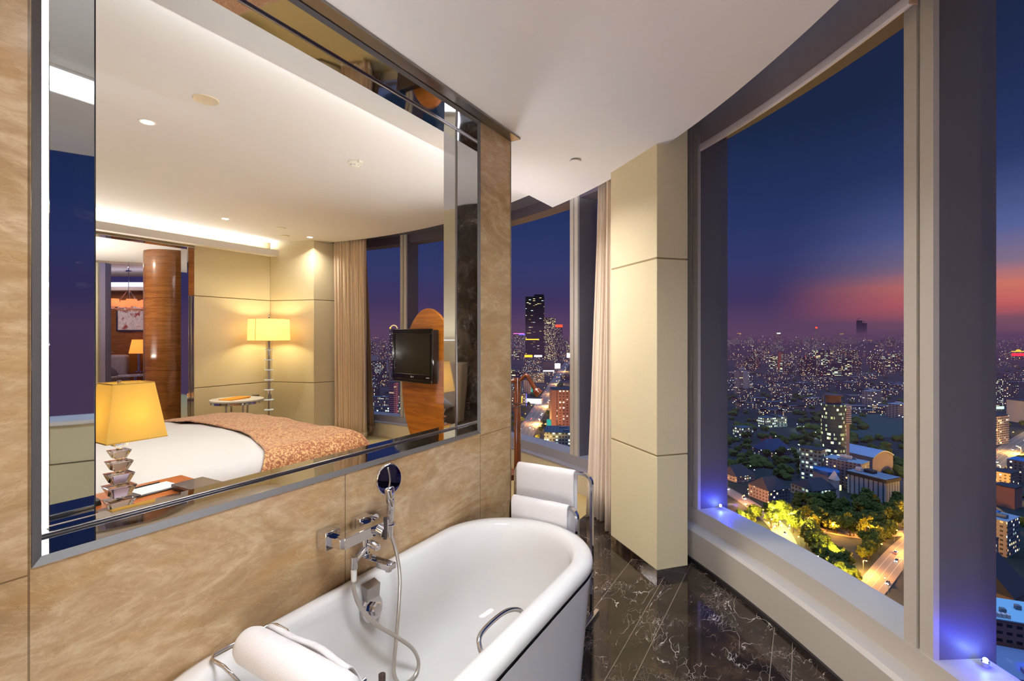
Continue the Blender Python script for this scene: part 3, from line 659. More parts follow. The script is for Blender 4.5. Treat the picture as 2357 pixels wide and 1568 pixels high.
for i, (z, w1, w0, hh) in enumerate(zb):
    h1 = hh + .004
    m = MB().loft([[(-w0, -w0, z), (w0, -w0, z), (w0, w0, z), (-w0, w0, z)], [(-w1, -w1, z + h1), (w1, -w1, z + h1), (w1, w1, z + h1), (-w1, w1, z + h1)]])
    o = obj('crystal_block', m, CRYST, t, bevel=.002, seg=1)
    obj('collar', MB().lathe([(.012, z + h1 + .0005), (.014, z + h1 + .004), (.012, z + h1 + .011), (.009, z + h1 + .0115)], 20), CHROME, o, smooth=True)
obj('rod', MB().cyl((0, 0, .372), (0, 0, .63), .005, n=10).cyl((0, 0, .615), (0, 0, .64), .009, n=12), CHROME, t, smooth=40)
def shade_mat(name, col, es, tr=.75):
    s = NT(name); c = lin(col); g = s.noise(s.coord('Object', (300, 300, 20)), 1, 2)
    cc = s.mix(s.math('MULTIPLY', g, .2), c, tuple(x * .8 for x in c[:3]) + (1,))
    e = s.n('ShaderNodeEmission', {0: cc, 1: es}); d = s.n('ShaderNodeBsdfDiffuse', {0: cc}); tl = s.n('ShaderNodeBsdfTranslucent', {0: cc})
    mx = s.n('ShaderNodeMixShader', {0: tr, 1: d, 2: tl}); ad = s.n('ShaderNodeAddShader', {0: mx, 1: e}); return s.fin(ad)
SHY = shade_mat('yellow_silk', (218, 188, 108), .27)
z0, z1 = .355, .625
cy = .03
bot = [(-.125, -.125 + cy), (.125, -.125 + cy), (.125, .125 + cy), (-.125, .125 + cy)]; top = [(-.085, -.085 + cy), (.085, -.085 + cy), (.085, .085 + cy), (-.085, .085 + cy)]
sh = obj('lamp_shade', MB().loft([[(x, y, z0) for x, y in bot], [(x, y, z1) for x, y in top]], False, False), SHY, t, solid=.003)
for q, zz in ((bot, z0), (top, z1)): obj('piping', MB().tube([(x, y, zz) for x, y in q], .003, 6, True), M_('shade_trim', (196, 150, 60), .8), sh)
obj('spider', MB().cyl((-.085, cy, .618), (.085, cy, .618), .0025, n=6).cyl((0, -.085 + cy, .618), (0, .085 + cy, .618), .0025, n=6), CHROME, sh)
light('table_lamp_bulb', 'POINT', (LX, LY + cy, TZ + .47), 1.2, (1, .9, .66), radius=.04)
LEA = M_('dark_leather', (58, 48, 50), .45)
t = thing('writing_pad', 'white note pad with a pen in a dark leather holder on the bedside table', 'note pad', (-3.10, 1.285, TZ + .0005), math.radians(4))
obj('holder', MB().box(-.085, .085, -.125, .125, 0, .007), LEA, t, bevel=.003)
obj('holder_flap', MB().box(-.085, .085, -.128, -.085, .007, .016), LEA, t, bevel=.004)
obj('paper', MB().box(-.07, .073, -.083, .118, .0072, .0105), M_('paper', (240, 238, 240), .8), t)
obj('pen', MB().cyl((-.078, -.07, .012), (-.078, .085, .012), .0042, n=10), BLACKP, t)
t = thing('paper_card', 'small white card beside the crystal lamp on the bedside table', 'card', (-2.83, 1.245, TZ + .0005), math.radians(3))
obj('card', MB().box(-.05, .05, -.09, .09, 0, .006), M_('paper', (240, 238, 240), .8), t, bevel=.001)
t = thing('document_box', 'flat dark lidded box at the corner of the bedside table', 'box', (-2.86, 1.435, TZ + .0005), math.radians(2))
obj('box_lid', MB().box(-.15, .13, -.085, .085, .018, .034), M_('dark_lacquer', (96, 84, 84), .25, coat=.4), t, bevel=.003)
obj('box_body', MB().box(-.145, .125, -.08, .08, 0, .018), LEA, t, bevel=.002)
t = thing('telephone', 'black telephone behind the crystal lamp on the bedside table', 'telephone', (-3.12, .94, TZ + .0005), math.radians(8))
obj('telephone_body', MB().loft([[(-.09, -.10, 0), (.09, -.10, 0), (.09, .10, 0), (-.09, .10, 0)], [(-.085, -.095, .06), (.085, -.095, .03), (.085, .095, .03), (-.085, .095, .06)]]), BLACKP, t, bevel=.006)
obj('handset', MB().tube([(-.06, -.09, .075), (-.06, -.05, .092), (-.06, .05, .092), (-.06, .09, .075)], [.022, .016, .016, .022], 12), BLACKP, t, smooth=40)
# ------------------------------------------------------------------ corner floor lamp, round table, socket
t = thing('floor_lamp', 'tall floor lamp with a glowing cream drum shade in the beige corner', 'floor lamp', (-6.68, 4.27, 0))
obj('base', MB().lathe([(0, 0), (.16, 0), (.16, .015), (.02, .03), (0, .03)], 32), CHROME, t, smooth=40)
obj('rod', MB().cyl((0, 0, .03), (0, 0, 1.84), .012, n=12), CHROME, t, smooth=40)
GLR = M_('clear_acrylic', (250, 250, 246), .02, trans=1.0)
for k in range(10):
    z = .05 + k * .145
    g = obj('crystal_tube', MB().cyl((0, 0, z), (0, 0, z + .135), .042, n=20), GLR, t, smooth=40)
    obj('white_ring', MB().cyl((0, 0, z + .135), (0, 0, z + .145), .062, n=24), emis('ring_glow', (255, 246, 224), .55) if k == 0 else bpy.data.materials['ring_glow'], g, smooth=40)
SHC = shade_mat('cream_silk', (255, 224, 150), .66)
el = lambda rx, ry, z: [(rx * math.cos(q), ry * math.sin(q), z) for q in [2 * PI * k / 48 for k in range(48)]]
sh = obj('lamp_shade', MB().loft([el(.30, .27, 1.485), el(.29, .26, 1.80)], False, False), SHC, t, smooth=60, solid=.004)
for q in (el(.30, .27, 1.485), el(.29, .26, 1.80)): obj('piping', MB().tube(q, .004, 6, True), M_('shade_seam', (226, 184, 110), .8), sh)
obj('seam', MB().tube([(.30 * math.cos(5.0), .27 * math.sin(5.0), 1.485), (.29 * math.cos(5.0), .26 * math.sin(5.0), 1.80)], .005, 6), M_('shade_seam', (226, 184, 110), .8), sh)
obj('finial', MB().ball((0, 0, 1.85), .016), CHROME, t, smooth=True)
light('floor_lamp_bulb', 'POINT', (-6.68, 4.27, 1.64), 19, (1, .79, .40), radius=.07)
t = thing('round_table', 'small round white topped table in front of the beige wall', 'side table', (-6.62, 3.77, 0))
obj('top', MB().lathe([(0, .668), (.31, .668), (.325, .676), (.325, .695), (0, .695)], 48), M_('white_marble_top', (226, 224, 224), .3), t, smooth=40)
obj('rim', MB().lathe([(.20, .640), (.318, .640), (.318, .668), (.20, .668)], 48, None, False), CHROME, t, smooth=40)
for a in (.5, 2.1, 3.7, 5.3): obj('leg', MB().cyl((.13 * math.cos(a), .13 * math.sin(a), .0), (.15 * math.cos(a), .15 * math.sin(a), .64), .014, n=14), CHROME, t, smooth=40)
t = thing('folder', 'orange folder lying open on the round white table', 'folder', (-6.63, 3.74, .6955), .25)
obj('cover', MB().loft([[(-.10, -.16, 0), (.10, -.16, 0), (.10, .16, .0), (-.10, .16, .0)], [(-.10, -.16, .010), (.10, -.16, .012), (.11, .17, .022), (-.10, .16, .018)]]), M_('orange_card', (246, 164, 44), .5), t)
t = thing('wall_socket', 'small metal wall socket low on the beige wall behind the bed', 'socket', (-7.098, 4.32, .62))
obj('socket_plate', MB().box(0, .008, -.06, .06, -.045, .045), BRUSH, t, bevel=.002)
obj('socket_insert', MB().box(.008, .010, -.03, .045, -.03, .03), BLACKP, t)
# ------------------------------------------------------------------ television on an oval wooden stand
ta = math.atan2(-.10, .62)
t = thing('tv_stand', 'oval striped wood board on a pole carrying the television at the foot of the bed', 'tv stand', (-3.10, 3.62, 0), ta)
def oval(rx, rz, cz, y0, y1, cx=0): return MB().loft([[(cx + rx * math.cos(q), y, cz + rz * math.sin(q)) for q in [2 * PI * k / 64 for k in range(64)]] for y in (y0, y1)])
obj('front_board', oval(.40, .72, 1.10, 0, .03, -.02), TEAK, t, smooth=40, bevel=.004)
obj('rear_board', oval(.36, .64, 1.16, .16, .19, .22), WALNUT, t, smooth=40, bevel=.004)
obj('pole', MB().cyl((.08, .095, .02), (.08, .095, 1.7), .045, n=20), CHROME, t, smooth=40)
obj('base', MB().lathe([(0, 0), (.26, 0), (.26, .02), (0, .025)], 40, Matrix.Translation((.08, .1, 0))), BLACKP, t, smooth=40)
t = thing('tv', 'black flat television on the oval wooden board', 'television', (-3.25, 3.555, 1.375), ta)
TVB = M_('tv_gloss_black', (14, 13, 14), .12, coat=.3)
obj('housing', MB().box(-.30, .30, -.0, .075, -.245, .235).loft([[(-.295, -.012, -.275), (.295, -.012, -.275), (.295, .07, -.275), (-.295, .07, -.275)], [(-.30, -.012, -.2), (.30, -.012, -.2), (.30, .075, -.2), (-.30, .075, -.2)]]), TVB, t, bevel=.008)
obj('bezel', MB().box(-.305, .305, -.014, .0, .20, .245).box(-.305, .305, -.014, .0, -.245, -.19).box(-.305, -.268, -.014, 0, -.2, .2).box(.268, .305, -.014, 0, -.2, .2), TVB, t, bevel=.004)
obj('screen', MB().box(-.27, .27, -.006, .001, -.19, .20), M_('dark_screen', (40, 36, 26), .12), t)
LOG = M_('silver_logo', (200, 200, 204), .3, .6)
obj('badge', MB().cyl((0, -.0135, -.217), (0, -.016, -.217), .009, n=20).text('LG', Matrix.Translation((.026, -.016, -.217)) @ Matrix.Rotation(PI / 2, 4, 'X'), .018, .001), LOG, t)
obj('model_mark', MB().box(.22, .265, -.0155, -.014, -.222, -.214), LOG, t)
t2 = None
# ------------------------------------------------------------------ ceiling fittings
def downlight(label, x, y, z, p=0, on=True, r=.05):
    t = thing('ceiling_downlight', label, 'ceiling light', (x, y, z), 0, None)
    obj('trim_ring', MB().lathe([(r * .72, -.001), (r, -.004), (r * 1.04, -.0005), (r, .006), (r * .72, .006)], 32, None, False), WHITE, t, smooth=40)
    obj('lens', MB().lathe([(0, -.003), (r * .72, -.003), (r * .72, .004), (0, .004)], 24), DOWNM if on else WHITE, t)
    if p: light('downlight_lamp', 'AREA', (x, y, z - .008), p, (1, .90, .78), r * 1.3, spread=130)
    return t
downlight('bright recessed downlight in the bedroom ceiling above the table lamp', -3.81, 1.561, ZT, 18)
downlight('small lit recessed downlight near the cove over the beige wall', -6.12, 3.341, ZT, 8)
downlight('small lit recessed downlight above the pleated curtain', -6.20, 4.60, ZT, 8)
t = thing('ceiling_speaker', 'round cream grille flush in the bedroom ceiling', 'speaker', (-3.138, 1.596, ZT))
obj('grille', MB().lathe([(0, -.003), (.062, -.003), (.068, -.006), (.072, -.001), (.072, .006), (0, .006)], 40), M_('cream_plastic', (226, 208, 176), .6), t, smooth=40)
t = thing('smoke_detector', 'white smoke detector on the bedroom ceiling', 'smoke detector', (-3.2, 2.805, ZT))
obj('base', MB().lathe([(0, 0), (.058, 0), (.060, -.014), (.054, -.022), (0, -.022)], 40).box(.03, .075, -.022, .022, -.02, 0), M_('ivory_plastic', (236, 230, 212), .5), t, smooth=40)
h = obj('sensor_cap', MB().lathe([(.044, -.022), (.040, -.034), (.028, -.044), (0, -.046)], 32), M_('ivory_plastic', (236, 230, 212), .5), t, smooth=40)
for k in range(8): obj('vent_slot', MB().box(.037, .041, -.008, .008, -.033, -.027, Matrix.Rotation(k * PI / 4, 4, 'Z')), BLACKP, h)
for lab, x, y in (('flat round cover plate on the bedroom ceiling nearer the cove', -6.00, 4.01), ('small round sprinkler plate on the bedroom ceiling next to the beige corner', -6.42, 4.35)):
    t = thing('ceiling_plate', lab, 'sprinkler', (x, y, ZT)); obj('plate', MB().lathe([(0, -.012), (.05, -.012), (.06, -.006), (.06, 0), (0, 0)], 32), M_('ivory_plastic', (236, 230, 212), .5), t, smooth=40)
t = thing('ceiling_sprinkler', 'round white sprinkler cap with a shadow gap under the bathroom ceiling', 'sprinkler', (-1.363, 3.139, ZC))
obj('cap', MB().lathe([(0, -.014), (.036, -.014), (.039, -.010), (.036, -.006), (0, -.006)], 32), WHITE, t, smooth=40)
obj('ring', MB().lathe([(0, -.006), (.028, -.006), (.028, 0), (0, 0)], 24), GASK, t)
# small blue marker lamps at the window posts
BLUE = emis('blue_led', (150, 190, 255), 120.0)
for lab, a, z in (('tiny bright blue lamp at the bottom of the post left of the big window', 47.5, .345), ('tiny bright blue lamp at the bottom of the wide dark post', 34.12, .345)):
    p = pol(a - .42, .565, z)
    t = thing('marker_lamp', lab, 'lamp', tuple(p)); obj('lens', MB().ball((0, 0, 0), .008), BLUE, t, smooth=True)
    obj('base', MB().cyl((0, 0, -.027), (0, 0, -.006), .012, n=14), CHROME, t)
    q = pol(a - .95, .56, z + .02); light('marker_glow', 'POINT', tuple(q), 1.8, (.01, .012, 1), radius=.015)
# ------------------------------------------------------------------ beyond the sliding door
cp = at(400, 7.35)
cw = struct('wall_column', MB().lathe([(.37, 0), (.37, 1.05)], 64, Matrix.Translation((cp.x, cp.y, 0))).lathe([(.37, 1.056), (.37, 2.10)], 64, Matrix.Translation((cp.x, cp.y, 0))).lathe([(.37, 2.106), (.37, 2.80)], 64, Matrix.Translation((cp.x, cp.y, 0))), COLW, 'round glossy wood veneered column beyond the sliding door', smooth=40)
obj('core', MB().lathe([(.362, 0), (.362, 2.8)], 48, Matrix.Translation((cp.x, cp.y, 0))), WALNUT, cw)
a = at(224, 8.3); b = at(241, 8.35)
struct('trim_21', MB().box(-.06, .05, -.05, .05, 0, 2.8, Matrix.Translation((a.x, a.y, 0)) @ Matrix.Rotation(YAW, 4, 'Z')), PANEL, 'beige partition post beyond the sliding door')
struct('trim_22', MB().box(-.06, .06, -.06, .06, 0, 2.8, Matrix.Translation((b.x, b.y, 0)) @ Matrix.Rotation(YAW, 4, 'Z')), M_('lilac_metal', (140, 128, 150), .4), 'lilac grey post of the glass partition')
g0, g1 = at(247, 8.38), at(420, 8.9)
struct('window_20', MB().loft([[(g0.x, g0.y, z), (g1.x, g1.y, z), (g1.x - .01, g1.y + .02, z), (g0.x - .01, g0.y + .02, z)] for z in (0.0, 2.8)]), glass_pane('living_glass', 1.2, (.86, .82, .92, 1)), 'glass partition in front of the living room')
MW = Matrix.Translation(tuple(at(292, 11.6))) @ Matrix.Rotation(YAW, 4, 'Z')
struct('wall_living', MB().box(-2.5, 3, 0, .1, 0, 2.62, MW), COLW, 'wood panelled wall of the living room')
struct('ceiling_5', MB().box(-3, 3, -3.1, 1.2, 3.12, 3.2, MW), WHITE, 'living room ceiling with a bright cove')
struct('trim_23', MB().box(-2.5, 3, -.28, .0, 2.62, 2.70, MW), WHITE, 'cove shelf of the living room')
t = thing('cove_light', 'glowing white cove light along the living room wall', 'light', tuple(MW @ Vector((0, -.12, 2.71)))); t.rotation_euler = (0, 0, YAW)
obj('tube', MB().box(-2.4, 2.9, -.10, .1, 0, .10), emis('cove_white', (250, 248, 255), 2.2), t)
def lv(x, y, z): return tuple(MW @ Vector((x, y, z)))
t = thing('wall_painting', 'framed abstract painting of red and black blots on the wood wall', 'painting', lv(.24, -.035, 1.99), YAW + PI / 2)
obj('canvas', MB().box(-.005, .012, -.42, .42, -.29, .29), m_painting(), t)
obj('frame', MB().box(-.01, .03, -.46, .46, .29, .33).box(-.01, .03, -.46, .46, -.33, -.29).box(-.01, .03, -.46, -.42, -.3, .3).box(-.01, .03, .42, .46, -.3, .3), BRUSH, t, bevel=.004)
cl = at(296, 9.9)
t = thing('chandelier', 'ring chandelier with small orange shades beyond the sliding door', 'chandelier', (cl.x, cl.y, 0), YAW)
obj('canopy', MB().lathe([(0, 2.86), (.06, 2.86), (.06, 2.885), (0, 2.885)], 24).cyl((0, 0, 2.88), (0, 0, 3.12), .008, n=8), CHROME, t, smooth=40)
obj('ring', MB().tube([(.30 * math.cos(q), .30 * math.sin(q), 2.09) for q in [2 * PI * k / 40 for k in range(40)]], .014, 8, True), CHROME, t, smooth=True)
obj('hanger', MB().cyl((0, 0, 2.5), (0, 0, 2.86), .006, n=8), CHROME, t)
SHO = shade_mat('orange_silk', (250, 166, 104), .9)
for k in range(6):
    q = .3 + k * PI / 3; x, y = .30 * math.cos(q), .30 * math.sin(q)
    obj('suspension_wire', MB().cyl((x, y, 2.09), (0, 0, 2.5), .0035, n=6), CHROME, t)
    c = obj('candle', MB().cyl((x, y, 2.09), (x, y, 2.17), .02, n=10), M_('ivory_plastic', (236, 230, 212), .5), t)
    obj('shade', MB().lathe([(.105, 2.15), (.085, 2.29)], 24, Matrix.Translation((x, y, 0)), False), SHO, c, smooth=True, solid=.003)
t = thing('armchair', 'grey patterned armchair in the living room', 'armchair', lv(-.12, -.75, 0), YAW)
FUR = m_fabric('grey_pattern_cloth', (110, 98, 104), (176, 164, 168), (14, 14, 14), .1)
obj('seat', MB().box(-.42, .42, -.40, .36, .14, .42), FUR, t, bevel=.05, seg=4)
obj('backrest', MB().box(-.46, .46, .28, .44, .3, 1.12), FUR, t, bevel=.06, seg=4)
for x in (-.46, .46): obj('arm', MB().box(x - .07, x + .07, -.40, .40, .1, .66), FUR, t, bevel=.05, seg=4)
for x in (-.36, .36):
    for y in (-.32, .32): obj('leg', MB().cyl((x, y, 0), (x, y, .14), .022, n=10), BLACKP, t)
t = thing('cushion', 'dark fluffy cushion leaning in the grey armchair', 'cushion', lv(-.14, -.55, .66), YAW)
obj('cover', MB().ball((0, 0, 0), (.36, .09, .21), Matrix.Rotation(-.25, 4, 'X'), 24, 14), M_('dark_fur', (92, 78, 86), .95, bump=(120, .8, .01)), t, smooth=True)
t = thing('glass_table', 'small round glass topped table in front of the grey armchair', 'side table', tuple(at(312, 10.2)))
obj('top', MB().lathe([(0, .72), (.30, .72), (.30, .74), (0, .74)], 40), M_('pale_glass_top', (200, 200, 206), .1), t, smooth=40)
obj('pole', MB().cyl((0, 0, .02), (0, 0, .72), .025, n=14), CHROME, t, smooth=40)
obj('base', MB().lathe([(0, 0), (.2, 0), (.2, .02), (0, .02)], 32), CHROME, t, smooth=40)
lp = Vector(lv(.48, -.25, 0))
t = thing('console_lamp', 'lamp with a glowing orange shade beside the grey armchair', 'table lamp', (lp.x, lp.y, 0), YAW)
obj('lamp_shade', MB().lathe([(.19, 1.15), (.13, 1.47)], 32, None, False), shade_mat('amber_silk', (252, 186, 84), .8), t, smooth=True, solid=.003)
obj('stem', MB().cyl((0, 0, .74), (0, 0, 1.2), .03, n=14).cyl((0, 0, .72), (0, 0, .745), .09, n=20), CHROME, t, smooth=40)
obj('console', MB().box(-.22, .3, -.16, .16, 0, .72), WALNUT, t, bevel=.004)
# ------------------------------------------------------------------ lights of the rooms, and added unseen fill lights
WARM, NEUT, COOL = (1, .86, .70), (.90, .95, 1), (.93, .96, 1)
RX = lambda deg: (PI - math.radians(deg), 0, 0)
light('cove_lamp', 'AREA', (-1.90, 2.15, ZC + .085), 105, COOL, .06, 4.0, (PI, 0, 0))
light('cove_lamp', 'AREA', (-7.03, 2.7, ZC + .115), 26, COOL, .06, 3.6, (PI, 0, 0))
light('living_lamp', 'AREA', lv(0, -1.6, 3.1), 40, WARM, .6)
light('hall_lamp', 'AREA', (-8.4, 1.6, 2.79), 30, WARM, .35)
light('hall_ceiling_fill', 'AREA', (-8.5, 1.5, 1.2), 120, (1, .92, .84), .8, .8, (PI, 0, 0))  # added fill without a fixture, brightens the hall ceiling
light('panel_lamp', 'AREA', (-.55, 1.12, ZC - .02), 27, NEUT, .28, .85, spread=140)
light('tub_side_fill', 'AREA', (.8, -.7, .9), 13, NEUT, .6, .6, (math.radians(80), 0, math.radians(38)), spread=110)  # added fill behind the camera, lights the tub's side panel
light('bathroom_ceiling_fill', 'AREA', (-.1, -1.3, .45), 95, NEUT, 1.3, .7, RX(-20))  # unseen fill behind the camera, added to brighten the bathroom ceiling
light('foyer_downlight', 'AREA', (-1.98, 2.80, ZC - .006), 38, (1, .95, .9), .5, spread=150)
light('foyer_ceiling_fill', 'AREA', (-2.42, 3.52, 1.2), 20, (.97, .96, 1), .3, .3, (PI, 0, 0))  # added fill hidden behind the marble wall end, lifts the ceilings
light('bedroom_ceiling_fill', 'AREA', (-4.3, .33, 1.5), 8, NEUT, 2.2, .25, (PI, 0, 0))  # added fill at the headboard, out of view, for the bedroom ceiling
light('soffit_fill', 'AREA', (-2.12, 1.45, .45), 12, NEUT, .3, 1.5, (PI, 0, 0))  # added fill hidden below the inner window, brightens the soffit underside
# ------------------------------------------------------------------ the city below the windows
def gp(u, v): d = gdep(v); p = at(u, d); p.z = ground(d); return p
def m_ground():
    t = NT('city_ground'); p = t.pos()
    a = t.noise(p, .012, 5, .6); b = t.noise(p, .09, 4, .6)
    c = t.ramp(a, [(.35, lin(38, 50, 46)), (.5, lin(52, 58, 58)), (.65, lin(70, 68, 72))]); c = t.mix(t.math('MULTIPLY', b, .5), c, lin(30, 34, 38))
    t.bsdf(Base_Color=c, Roughness=.95, Specular_IOR_Level=.1); return t.m
bm = MB(); rows = []
for d in (60, 160, 300, 600, 1200, 2400, 5000, 9000, 14000): rows.append([(at(u, d).x, at(u, d).y, ground(d)) for u in (-3200, -800, 200, 700, 1200, 1700, 2200, 2700, 4000)])
bm.sheet(rows); struct('ground', bm, m_ground(), 'dark city ground far below the windows')
WD = m_windows('dark_tower_wall', (58, 56, 72), (92, 78, 86), .22, (3.4, 3.4), (.5, .45), es=2.2)
WR = m_windows('flat_block_wall', (150, 128, 122), (112, 108, 124), .20, (3.6, 3.1), (.42, .45), ((255, 214, 150), (255, 236, 196), (214, 236, 226), (255, 190, 110)), 2.4, (26, 28, 38))
WL = m_windows('low_block_wall', (132, 128, 138), (96, 100, 116), .30, (3.4, 3.2), (.5, .42), ((206, 236, 230), (255, 226, 170), (255, 200, 130)), 2.0, (24, 30, 40))
WO = m_windows('office_glass_wall', (44, 52, 64), (62, 66, 78), .30, (2.6, 3.8), (.86, .62), ((232, 240, 190), (206, 232, 214), (255, 236, 170)), 1.5, (14, 20, 30), 4.0)
WS = m_windows('striped_slab_wall', (196, 184, 184), (186, 172, 176), .10, (5.2, 3.1), (.78, .46), ((255, 222, 160), (226, 240, 220)), 1.6, (44, 42, 54))
WH = m_windows('pale_hall_wall', (178, 176, 184), (164, 166, 176), .10, (4.2, 60), (.24, .9), ((226, 240, 220), (255, 222, 160)), 1.0, (40, 44, 58))
WK = m_windows('black_tower_wall', (15, 20, 34), (20, 24, 38), .07, (3.0, 4.2), (.8, .34), ((206, 236, 232), (255, 236, 170), (255, 214, 130)), 2.6, (10, 14, 26), 3.0)
WB = m_windows('bright_lit_wall', (112, 100, 100), (120, 104, 104), .42, (3.4, 3.6), (.62, .5), ((255, 228, 160), (255, 240, 200), (255, 214, 140)), 2.0, (20, 22, 32))
WC = m_windows('brick_block_wall', (140, 100, 98), (146, 104, 100), .26, (5.4, 4.2), (.46, .36), ((250, 250, 236), (255, 236, 200)), 3.2, (60, 44, 50))
WG = m_windows('campus_lit_wall', (120, 140, 148), (112, 130, 142), .42, (4.0, 4.2), (.6, .5), ((222, 250, 220), (206, 246, 232), (240, 250, 200)), 1.8, (26, 40, 48))
ROOFD = M_('dark_slate', (44, 42, 52), .8); ROOFB = M_('blue_sheet_roof', (34, 104, 168), .5); ROOFG = M_('green_grey_roof', (40, 72, 88), .6); ROOFP = M_('pale_flat_roof', (134, 148, 164), .7)
PALEW = M_('pale_plaster', (196, 186, 188), .8); VAULT = M_('pale_blue_vault', (140, 158, 188), .45); REDR = M_('red_tile_roof', (120, 48, 58), .8); TERRA = M_('terracotta_wall', (156, 112, 104), .8); GREYB = M_('roof_plant_grey', (104, 108, 118), .6)
def tower_tag(o, label, group=None): return tag(o, label, 'building', group)
def site(u0, u1, vt, vb, t, rot=0):
    """ground position, width and height of a building that spans u0-u1 and vt-vb in the frame"""
    d = gdep(vb); w = (u1 - u0) / FOC * d; z = ground(d); top = EYE + (CY - vt) / FOC * (d + t * .3)
    c = at((u0 + u1) / 2, d + t / 2); return (c.x, c.y, z), w, top - z, YAW + math.radians(rot)
OCCUP = []
def free(p, r, k=1.0): return all((p.x - a) ** 2 + (p.y - b) ** 2 > (k * (r + c)) ** 2 for a, b, c in OCCUP)
def building(name, label, u0, u1, vt, vb, t, rot, mat, roof=None, parts=(), group=None, shrink=1.0):
    loc, w, h, rz = site(u0, u1, vt, vb, t, rot); w *= shrink; OCCUP.append((loc[0], loc[1], max(w, t) * .62))
    b = thing(name, label, 'building', loc, rz, group)
    obj('walls', MB().box(-w / 2, w / 2, -t / 2, t / 2, 0, h), mat, b)
    m = MB().box(-w / 2 - .3, w / 2 + .3, -t / 2 - .3, t / 2 + .3, h, h + .5)
    obj('roof', m, roof or ROOFD, b)
    for p in parts:
        n, k, (x0, x1, y0, y1, z0, z1), mm = p[0], p[1], p[2], p[3]
        obj(n, MB().box(x0 * w / 2, x1 * w / 2, y0 * t / 2, y1 * t / 2, z0 if k else z0 * h, z1 if k else z1 * h), mm, b)
    return b, w, h
def EM(n, c, s): return bpy.data.materials.get(n) or emis(n, c, s, False)
SGO, SGW, SGR, SGB, SGY = EM('orange_sign', (255, 160, 30), 3.5), EM('white_sign', (255, 246, 250), 5), EM('red_sign', (255, 60, 24), 3.2), EM('blue_sign', (90, 90, 255), 3), EM('yellow_sign', (255, 200, 40), 2.2)
PINKS = EM('magenta_sign', (255, 110, 200), 3)
# ---- left window: street, towers, signs
b, w, h = building('skyscraper', 'black skyscraper of two joined slabs, the tallest in the narrow middle window', 1209, 1252, 684, 846, 60, 0, WK)
obj('rear_slab', MB().box(-w * .02, w * .5, -10, 31, h, h * 1.04), WK, b)
obj('light_band', MB().box(-w / 2 - .2, w * .22, -30.4, -30.2, h * .385, h * .40), SGY, b)
b, w, h = building('tower_block', 'tall office block full of small lit windows right of the black skyscraper', 1252, 1278, 732, 836, 40, 0, WB)
b, w, h = building('sign_tower', 'dark tower crowned with a glowing red sign', 1277, 1294, 753, 832, 30, 0, WD)
obj('sign_board', MB().box(-w / 2, w / 2, -16, -14, h - 1, h + 12), SGR, b)
building('tower_block', 'slim pinkish tower at the edge of the middle window beside the red sign', 1294, 1304, 783, 834, 20, 0, WR)
b, w, h = building('office_block', 'office block with an orange and a white roof sign in front of the black skyscraper', 1206, 1248, 822, 862, 40, 0, WL)
obj('orange_board', MB().box(-w * .48, -w * .05, -21, -20, h, h + 8), SGO, b); obj('white_board', MB().box(w * .05, w * .48, -21, -20, h + 1, h + 7), SGW, b)
b, w, h = building('office_block', 'blue lit block with magenta roof lights left of the black skyscraper', 1182, 1209, 769, 824, 40, 0, WL)
obj('blue_board', MB().box(-w * .05, w * .5, -21, -20, h - 6, h), SGB, b); obj('magenta_board', MB().box(-w * .5, w * .4, -21, -20, h + .5, h + 4), PINKS, b)
b, w, h = building('shopping_hall', 'beige windowless shopping hall with a white lit front by the avenue', 1249, 1274, 832, 860, 60, 0, M_('hall_beige', (150, 128, 118), .8))
obj('lit_front', MB().box(-w / 2, w / 2, -30.6, -30.2, 0, h * .25), SGW, b); obj('canopy', MB().box(-w * .5, w * .55, -36, -30, h * .25, h * .3), ROOFD, b)
b, w, h = building('sign_hall', 'low hall under a large white billboard beyond the beige shopping hall', 1296, 1318, 815, 832, 60, 0, WB)
obj('billboard', MB().box(-w * .5, w * .2, -31, -30.3, h * .5, h * 1.1), SGW, b)
b, w, h = building('billboard_block', 'small block with a bright white screen beside the avenue', 1275, 1290, 836, 852, 24, 0, WL)
obj('screen', MB().box(-w * .4, w * .4, -13, -12.2, h * .2, h * .95), SGW, b)
building('office_block', 'grey office block with rows of dark windows in front of the signed block', 1212, 1252, 858, 882, 30, 0, WL)
building('hotel_block', 'pale block with teal lit corner beside the coat hanger', 1202, 1223, 874, 908, 26, 14, WS, None, [('lit_corner', 0, (.7, 1.02, -1.03, -.9, 0, 1), EM('teal_light', (70, 220, 200), .6))])
b, w, h = building('market_hall', 'brightly lit white shop row along the avenue below the pale block', 1212, 1248, 917, 930, 18, -16, M_('shop_white', (220, 220, 226), .7))
obj('lit_front', MB().box(-w / 2, w / 2, -9.5, -9.1, .3, h * .9), SGW, b)
building('shop_block', 'small shop block with blue and orange edge lights near the wooden post', 1200, 1212, 906, 935, 16, 0, WL, None, [('blue_edge', 0, (.85, 1.05, -1.04, -.9, 0, 1), SGB), ('orange_edge', 0, (-1, -.7, -1.04, -.9, .2, .8), SGO)])
building('dark_block', 'dark block with teal window rows behind the marble wall end', 1168, 1186, 850, 912, 24, 0, WO)
b, w, h = building('brick_block', 'brick red office block with rows of lit square windows beside the window post', 1268, 1316, 896, 1003, 40, 0, WC)
obj('stair_tower', MB().box(-w * .5 - 1, -w * .29, -22, 20, 0, h * 1.0), M_('brick_plain', (136, 100, 98), .8), b)
obj('teal_corner', MB().box(-w * .5 - 6, -w * .5 - 1, -14, 10, 0, h * .28), EM('teal_light', (70, 220, 200), .6), b)
b, w, h = building('green_roof_hall', 'wide low hall with a dark teal roof below the brick red block', 1254, 1325, 992, 1046, 46, -8, WG, ROOFG)
